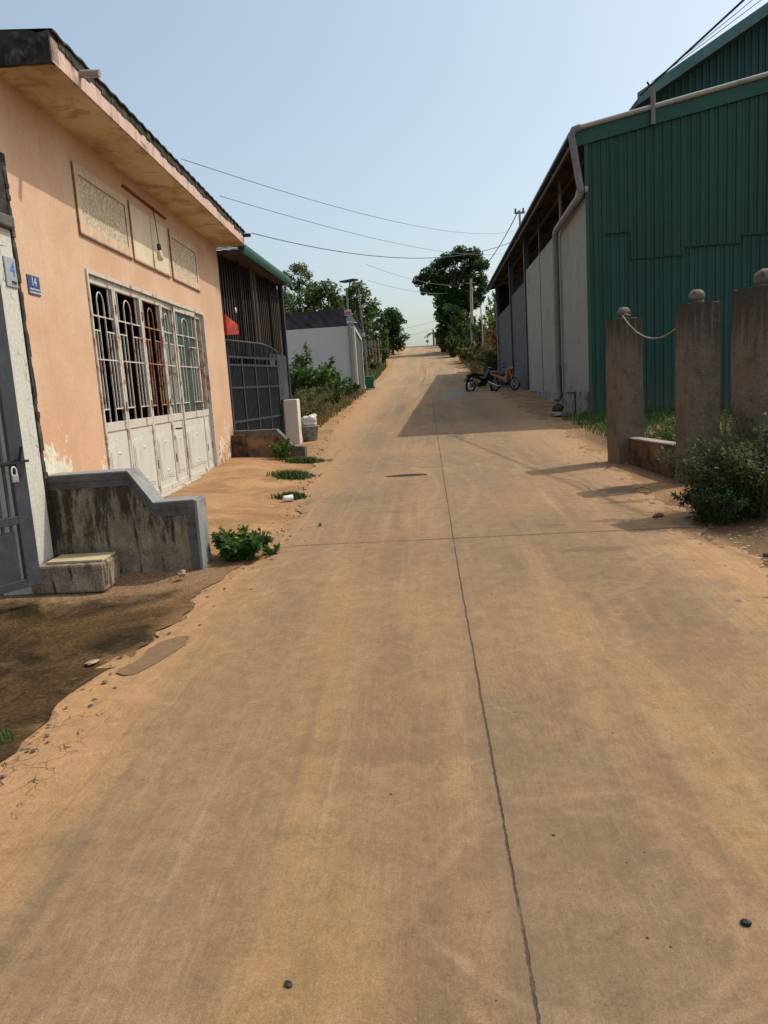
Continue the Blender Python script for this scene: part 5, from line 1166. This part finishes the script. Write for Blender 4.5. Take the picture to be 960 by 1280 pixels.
# right side
shrub('roadside_bush', 'large dusty dark green bush in front of the nearest concrete pillar', 'bush', 2.86, 6.95, 1.75, 1.18, .034, M_lf_olive, 12500, 46, wy=1.25, m2=M_lf_mid, flowers=M_flower, spiky=.55)
shrub('roadside_bush', 'low dark green sprawling bush spilling toward the road from the nearest pillar', 'bush', 2.42, 6.75, .85, .42, .030, M_lf_dark, 4200, 26, wy=.8, m2=M_lf_olive)
shrub('roadside_bush', 'thin pale bush rising behind the kerb between middle and nearest pillars', 'bush', 3.10, 8.25, .75, .85, .030, M_lf_olive, 1700, 14, m2=M_lf_yel)
shrub('garden_shrub', 'leafy pale green shrub between the farthest and middle pillars', 'shrub', 3.35, 10.6, .9, .50, .05, M_lf_mid, 1500, 16, m2=M_lf_yel)
shrub('garden_shrub', 'tall thin leafy sapling against the green cladding between two pillars', 'shrub', 4.55, 11.5, .5, 1.75, .09, M_lf_mid, 200, 6)
shrub('garden_shrub', 'yellow leafed twig beside the right edge before the green cladding', 'shrub', 3.42, 7.35, .3, 1.75, .06, M_lf_yel, 70, 4)
shrub('garden_shrub', 'dense low shrub behind the middle pillar', 'shrub', 3.9, 12.2, 1.2, .5, .05, M_lf_mid, 1600, 16, m2=M_lf_bright)
def meadow(label, x0, x1, y0, y1, n, h, m, zf=tz, name='grass'):
    mb = MB()
    for i in range(n):
        x = random.uniform(x0, x1); y = random.uniform(y0, y1)
        if hsh(x*2.3, y*2.1)+random.uniform(-.5, .5) < -.25: continue
        z = zf(x, y)-.01; hh = h*random.uniform(.4, 1.1); a = random.uniform(0, 2*PI); b = random.uniform(.006, .014); dx, dy = math.cos(a)*hh*.5, math.sin(a)*hh*.5
        sx, sy = -math.sin(a)*b, math.cos(a)*b
        mb.add([(x-sx, y-sy, z), (x+sx, y+sy, z), (x+dx*.4+sx*.8, y+dy*.4+sy*.8, z+hh*.65), (x+dx*.4-sx*.8, y+dy*.4-sy*.8, z+hh*.65), (x+dx, y+dy, z+hh)], [(0, 1, 2, 3), (3, 2, 4)])
    o = mb.build(name, m, kind='stuff'); tag(o, label, 'grass'); return o
meadow('grass and weeds growing behind the pillars up to the green cladding', 3.0, 8.0, 8.5, 18.1, 9000, .22, M_lf_mid)
meadow('short green grass at the foot of the green cladding corner', 3.35, 5.0, 15.2, 18.2, 2600, .16, M_lf_bright)
# left brush between gate and white compound
shrub('roadside_bush', 'bright green leafy shrub reaching up before the white compound wall', 'bush', -4.3, 27.5, 3.0, 2.3, .16, M_lf_bright, 3400, 26, wy=2.2, m2=M_lf_mid, spiky=.45)
shrub('roadside_bush', 'brown green dry brush at the roadside behind the white sack', 'bush', -3.55, 21.0, 1.9, .85, .07, M_lf_dry, 3600, 30, wy=3.0, m2=M_lf_olive)
shrub('roadside_bush', 'olive brush patch between the dry brush and the bright shrub', 'bush', -3.75, 24.3, 2.2, 1.0, .09, M_lf_olive, 3600, 28, wy=3.0, m2=M_lf_dry)
shrub('roadside_bush', 'dark green low brush right of the bright shrub', 'bush', -3.35, 28.5, 1.3, 1.05, .10, M_lf_mid, 2200, 18, wy=2.6, m2=M_lf_olive)
shrub('roadside_bush', 'far low brush touching the corner pillar of the white compound', 'bush', -3.25, 32.5, 1.1, .85, .10, M_lf_mid, 1800, 16, wy=3.0, m2=M_lf_dry)
shrub('roadside_bush', 'dark leafy brush against the end of the side net', 'bush', -5.2, 22.5, 2.2, 1.6, .12, M_lf_dark, 1600, 14)
meadow('dry grass verge left of the road beyond the sack', -6.5, -2.75, 18.4, 36, 9000, .30, M_lf_dry, name='verge_grass')
meadow('green verge weeds left of the road', -4.5, -2.9, 40.5, 60, 5000, .40, M_lf_mid, name='verge_grass')
# left bank further up
n_ = 0
for (px, py, wd, ht, m, m2, lb) in (
    (-3.9, 44, 2.0, 1.3, M_lf_mid, M_lf_olive, 'green bush just above the green bin'),
    (-4.3, 49, 2.4, 1.7, M_lf_mid, M_lf_dark, 'second green bush up the left bank behind the thin pole'),
    (-3.6, 53, 1.4, .9, M_lf_dry, M_lf_olive, 'dry brown brush on the left bank near the road'),
    (-4.6, 58, 2.6, 2.2, M_lf_dark, M_lf_mid, 'dark bush halfway up the left bank'),
    (-3.5, 62, 1.5, 1.3, M_lf_mid, M_lf_dry, 'green brush at the left road edge halfway up the hill'),
    (-3.9, 70, 1.9, 2.2, M_lf_mid, M_lf_dark, 'green bush at the left road edge in front of the round tree'),
    (-3.7, 79, 1.6, 1.8, M_lf_dark, M_lf_mid, 'dark brush at the foot of the round tree near the crest')):
    shrub('hillside_bush', lb, 'bush', px, py, wd, ht, .20, m, 1300, 14, m2=m2, wy=wd*1.5)
t = shrub('tall_yellow_shrub', 'narrow tall yellow green shrub standing left of the road below the crest', 'shrub', -3.35, 56, .55, 3.0, .24, M_lf_yel, 380, 7, spiky=.6)
for k, (x, y, H_, cw, ch, lb, m, nc, per, cl) in enumerate((
    (-8.95, 58, 7.3, 3.4, 5.0, 'airy pale barked tree showing sky through its crown behind the net', M_lf_olive, 44, 520, .15),
    (-5.9, 60, 4.7, 3.2, 3.8, 'shaggy green tree right behind the solar lamp', M_lf_mid, 26, 300, .22),
    (-10.2, 55, 5.2, 4.2, 3.6, 'rounded green tree at the far left behind the net', M_lf_mid, 20, 240, .24),
    (-6.9, 54, 5.4, 3.6, 3.6, 'leafy green tree left of the solar lamp', M_lf_mid, 22, 260, .22),
    (-4.55, 56, 6.0, 2.7, 4.8, 'tallest dark green tree between solar lamp and thin pole', M_lf_mid, 34, 300, .20),
    (-4.0, 62, 4.6, 2.4, 4.0, 'lower green tree just right of the thin pole', M_lf_dark, 20, 330, .23),
    (-3.15, 76, 4.3, 2.7, 3.9, 'dense round dark tree left of the road crest', M_lf_dark, 30, 420, .24))):
    tree('hill_tree' if k else 'airy_tree', lb, 'tree', x, y, H_, cw, ch, .12, .26 if k else .20, m, nc, per, clump=cl)
# right bank and big tree
zB = tz(2.75, 74)-.1
t = thing('tall_tree', 'tall dark green tree towering over the right side of the road crest', 'tree', (2.9, 74, zB))
mb = MB(); mb.tube([(0, 0, 0), (-.1, .1, 2.2), (-.2, 0, 4.4), (.05, 0, 6.4), (.3, 0, 8.2)], [.30, .24, .18, .12, .05], 9); cs = []; rs = []
for (px, py, r) in ((575, 318, 9), (592, 320, 9), (560, 326, 9), (548, 334, 9), (585, 334, 9), (600, 334, 8), (535, 345, 8), (525, 352, 7), (550, 350, 10), (568, 345, 10), (585, 352, 9), (600, 350, 8), (540, 360, 8), (530, 362, 5), (556, 366, 10), (575, 368, 10), (592, 366, 8), (603, 362, 6), (551, 380, 8), (565, 385, 10), (580, 386, 9), (592, 380, 7), (552, 396, 8), (568, 402, 10), (584, 402, 9), (556, 412, 9), (574, 416, 10), (563, 376, 8), (572, 394, 9), (558, 388, 9), (583, 412, 9), (598, 372, 7)):
    Xp = (px-534)/970*74-.0; 
    ww = (px-480, py-640, 970.0); wx = CX[0]*ww[0]+CX[1]*ww[1]+CX[2]*ww[2]; wy_ = CY[0]*ww[0]+CY[1]*ww[1]+CY[2]*ww[2]; wz = -(CD[0]*ww[0]+CD[1]*ww[1]+CD[2]*ww[2])
    q = Vector((wx/wy_*74-2.9, random.uniform(-1.6, 1.6), wz/wy_*74+1.5-zB)); cs.append(q); rs.append(r*74/970*1.28)
    b0 = Vector((-.1, 0, max(1.5, q.z*.62)));
    mb.tube([b0, b0.lerp(q, .55)+Vector((0, 0, .25)), q], [.10, .06, .03], 6)
mb.build('trunk', M_bark, t, True)
leaves('crown', cluster_pts([tuple(c) for c in cs], rs, 820, .85, .45), .30, M_lf_dark, t)
tree('tall_tree', 'lower dark tree filling in under the tall dark tree', 'tree', 2.6, 71.5, 4.4, 2.8, 3.4, .13, .26, M_lf_dark, 18, 360, clump=.20, lean=(-.2, 0))
for (px, py, wd, ht, lf, m, m2, lb) in (
    (3.9, 46, 2.4, 1.2, .14, M_lf_dry, M_lf_olive, 'dry brown brush just behind the black motorbike'),
    (4.6, 49, 2.2, 1.7, .15, M_lf_red, M_lf_dry, 'reddish brown brush against the warehouse end column'),
    (3.3, 52, 2.0, 1.3, .16, M_lf_dry, M_lf_mid, 'tan and olive brush spilling to the road right of the hill'),
    (2.9, 57, 1.8, 1.7, .18, M_lf_mid, M_lf_olive, 'green bush at the right road edge in front of the concrete pole'),
    (4.2, 60, 2.5, 2.6, .2, M_lf_mid, M_lf_bright, 'taller green bush behind the concrete pole'),
    (2.3, 66, 1.9, 2.1, .2, M_lf_mid, M_lf_dark, 'green bush below the tall tree'),
    (1.75, 75, 1.6, 1.8, .2, M_lf_dry, M_lf_olive, 'olive brown bush under the tall tree near the crest'),
    (4.9, 55, 2.2, 3.6, .2, M_lf_yel, M_lf_mid, 'pale green bush with bare stems near the warehouse eave'),
    (3.6, 70, 3.0, 3.2, .24, M_lf_dark, M_lf_mid, 'dark bush around the trunk of the tall tree'),
    (1.7, 84, 1.3, 2.6, .22, M_lf_dark, M_lf_mid, 'dark brush right at the road crest beside the small palm')):
    shrub('hillside_bush', lb, 'bush', px, py, wd, ht, lf, m, 1700, 16, m2=m2, wy=wd*1.5)
meadow('dry brown grass on the right bank', 2.6, 5.5, 44, 62, 5000, .5, M_lf_dry, name='bank_grass')
# concrete pole and thin stakes on the right bank
zb = tz(3.6, 60)
t = thing('concrete_pole', 'leaning pale concrete power pole before the tall tree', 'pole', (3.55, 60, zb-.2))
mb = MB(); mb.tube([(0, 0, 0), (.04, 0, 3), (.10, 0, 5.7)], [.14, .12, .09], 8); mb.build('shaft', M_concpole, t, True)
MB().box(-.30, .45, -.04, .04, 5.35, 5.43).build('cross_arm', M_galv, t)
for k, (x, y, h_, lb) in enumerate(((4.15, 58, 3.3, 'thin pale bare stem next to the concrete pole'), (4.55, 57, 2.9, 'thin reddish bare stem nearer the warehouse eave'), (4.3, 58.5, 2.4, 'short reddish stake between the two bare stems'))):
    o = MB().tube([(0, 0, 0), (.05, 0, h_*.5), (-.03+.1*k, 0, h_)], [.06, .05, .035], 6).build('bare_stem', M_concpole if k == 0 else plain('red_brown_stem', (0.28, 0.12, 0.08), .9)); o.location = (x, y, tz(x, y)-.1); tag(o, lb, 'stem')
# small palm and round sign at the crest
zc = tz(1.25, 87)
t = thing('small_palm', 'small palm leaning its fronds over the road crest', 'palm', (1.25, 87, zc-.1))
mb = MB(); mb.tube([(0, 0, 0), (0, 0, 1.5)], [.13, .09], 8); mb.build('trunk', M_bark, t)
mb = MB()
for k in range(9):
    a = 2*PI*k/9+.3; L2 = 1.15+.3*random.random(); pv = None
    for s in range(7):
        f = s/6; p = Vector((math.cos(a)*L2*f, math.sin(a)*L2*f, 1.5+.75*f-1.15*f*f)); 
        if pv is not None:
            d = (p-pv).normalized(); sd_ = Vector((-math.sin(a), math.cos(a), 0))
            for sg in (-1, 1):
                q = p+sd_*sg*.30*(1-.6*f)-Vector((0, 0, .12)); mb.add([pv, pv.lerp(p, .7), q], [(0, 1, 2)])
                q2 = pv+sd_*sg*.32*(1-.6*f)-Vector((0, 0, .12))+d*.06; mb.add([pv, pv.lerp(p, .4), q2], [(0, 1, 2)])
            mb.bar(pv, p, .03, .03)
        pv = p
mb.build('fronds', M_lf_dark, t)
t = thing('round_sign', 'small round grey road sign standing on the crest', 'sign', (.27, 93.5, tz(.27, 93.5)))
mb = MB(); mb.tube([(0, 0, -.1), (0, 0, .6)], .025, 8); mb.build('post', M_galv, t)
mb = MB(); mb.tube([(0, -.02, .52), (0, .01, .52)], .17, 20); mb.build('disc', plain('grey_blue_disc', (0.16, 0.18, 0.22), .5), t)
t = thing('fence_post', 'grey concrete post by the palm on the crest', 'post', (.98, 89, tz(.98, 89)-.1))
mb = MB(); mb.tube([(0, 0, 0), (0, 0, 1.9)], .10, 8); mb.build('shaft', M_darkwall, t)
# red roofed hut edge & wire fence on the left bank
t = thing('pink_fence', 'low faded pink slatted fence half hidden on the left bank', 'fence', (-4.6, 52, tz(-4.6, 52)+.3))
mb = MB()
for k in range(16): mb.box(-1.5+.2*k, -1.5+.2*k+.08, -.02, .02, .0, 1.45)
mb.build('slats', plain('faded_pink_paint', (0.38, 0.26, 0.23), .8), t)
mb = MB(); mb.box(-1.5, 1.6, .021, .05, .3, .37); mb.box(-1.5, 1.6, .021, .05, 1.15, 1.22); mb.build('rails', M_galv, t)
for i, p in enumerate([(-3.35, 59), (-3.3, 64), (-3.25, 69)]):
    o = MB().tube([(0, 0, 0), (.02, 0, 2.0)], [.05, .045], 7).build('fence_post', M_galv); o.location = (p[0], p[1], tz(*p)-.1); tag(o, ['nearest grey fence post on the left bank', 'middle grey fence post on the left bank', 'farthest grey fence post on the left bank'][i], 'post', 'fence posts on the left bank')
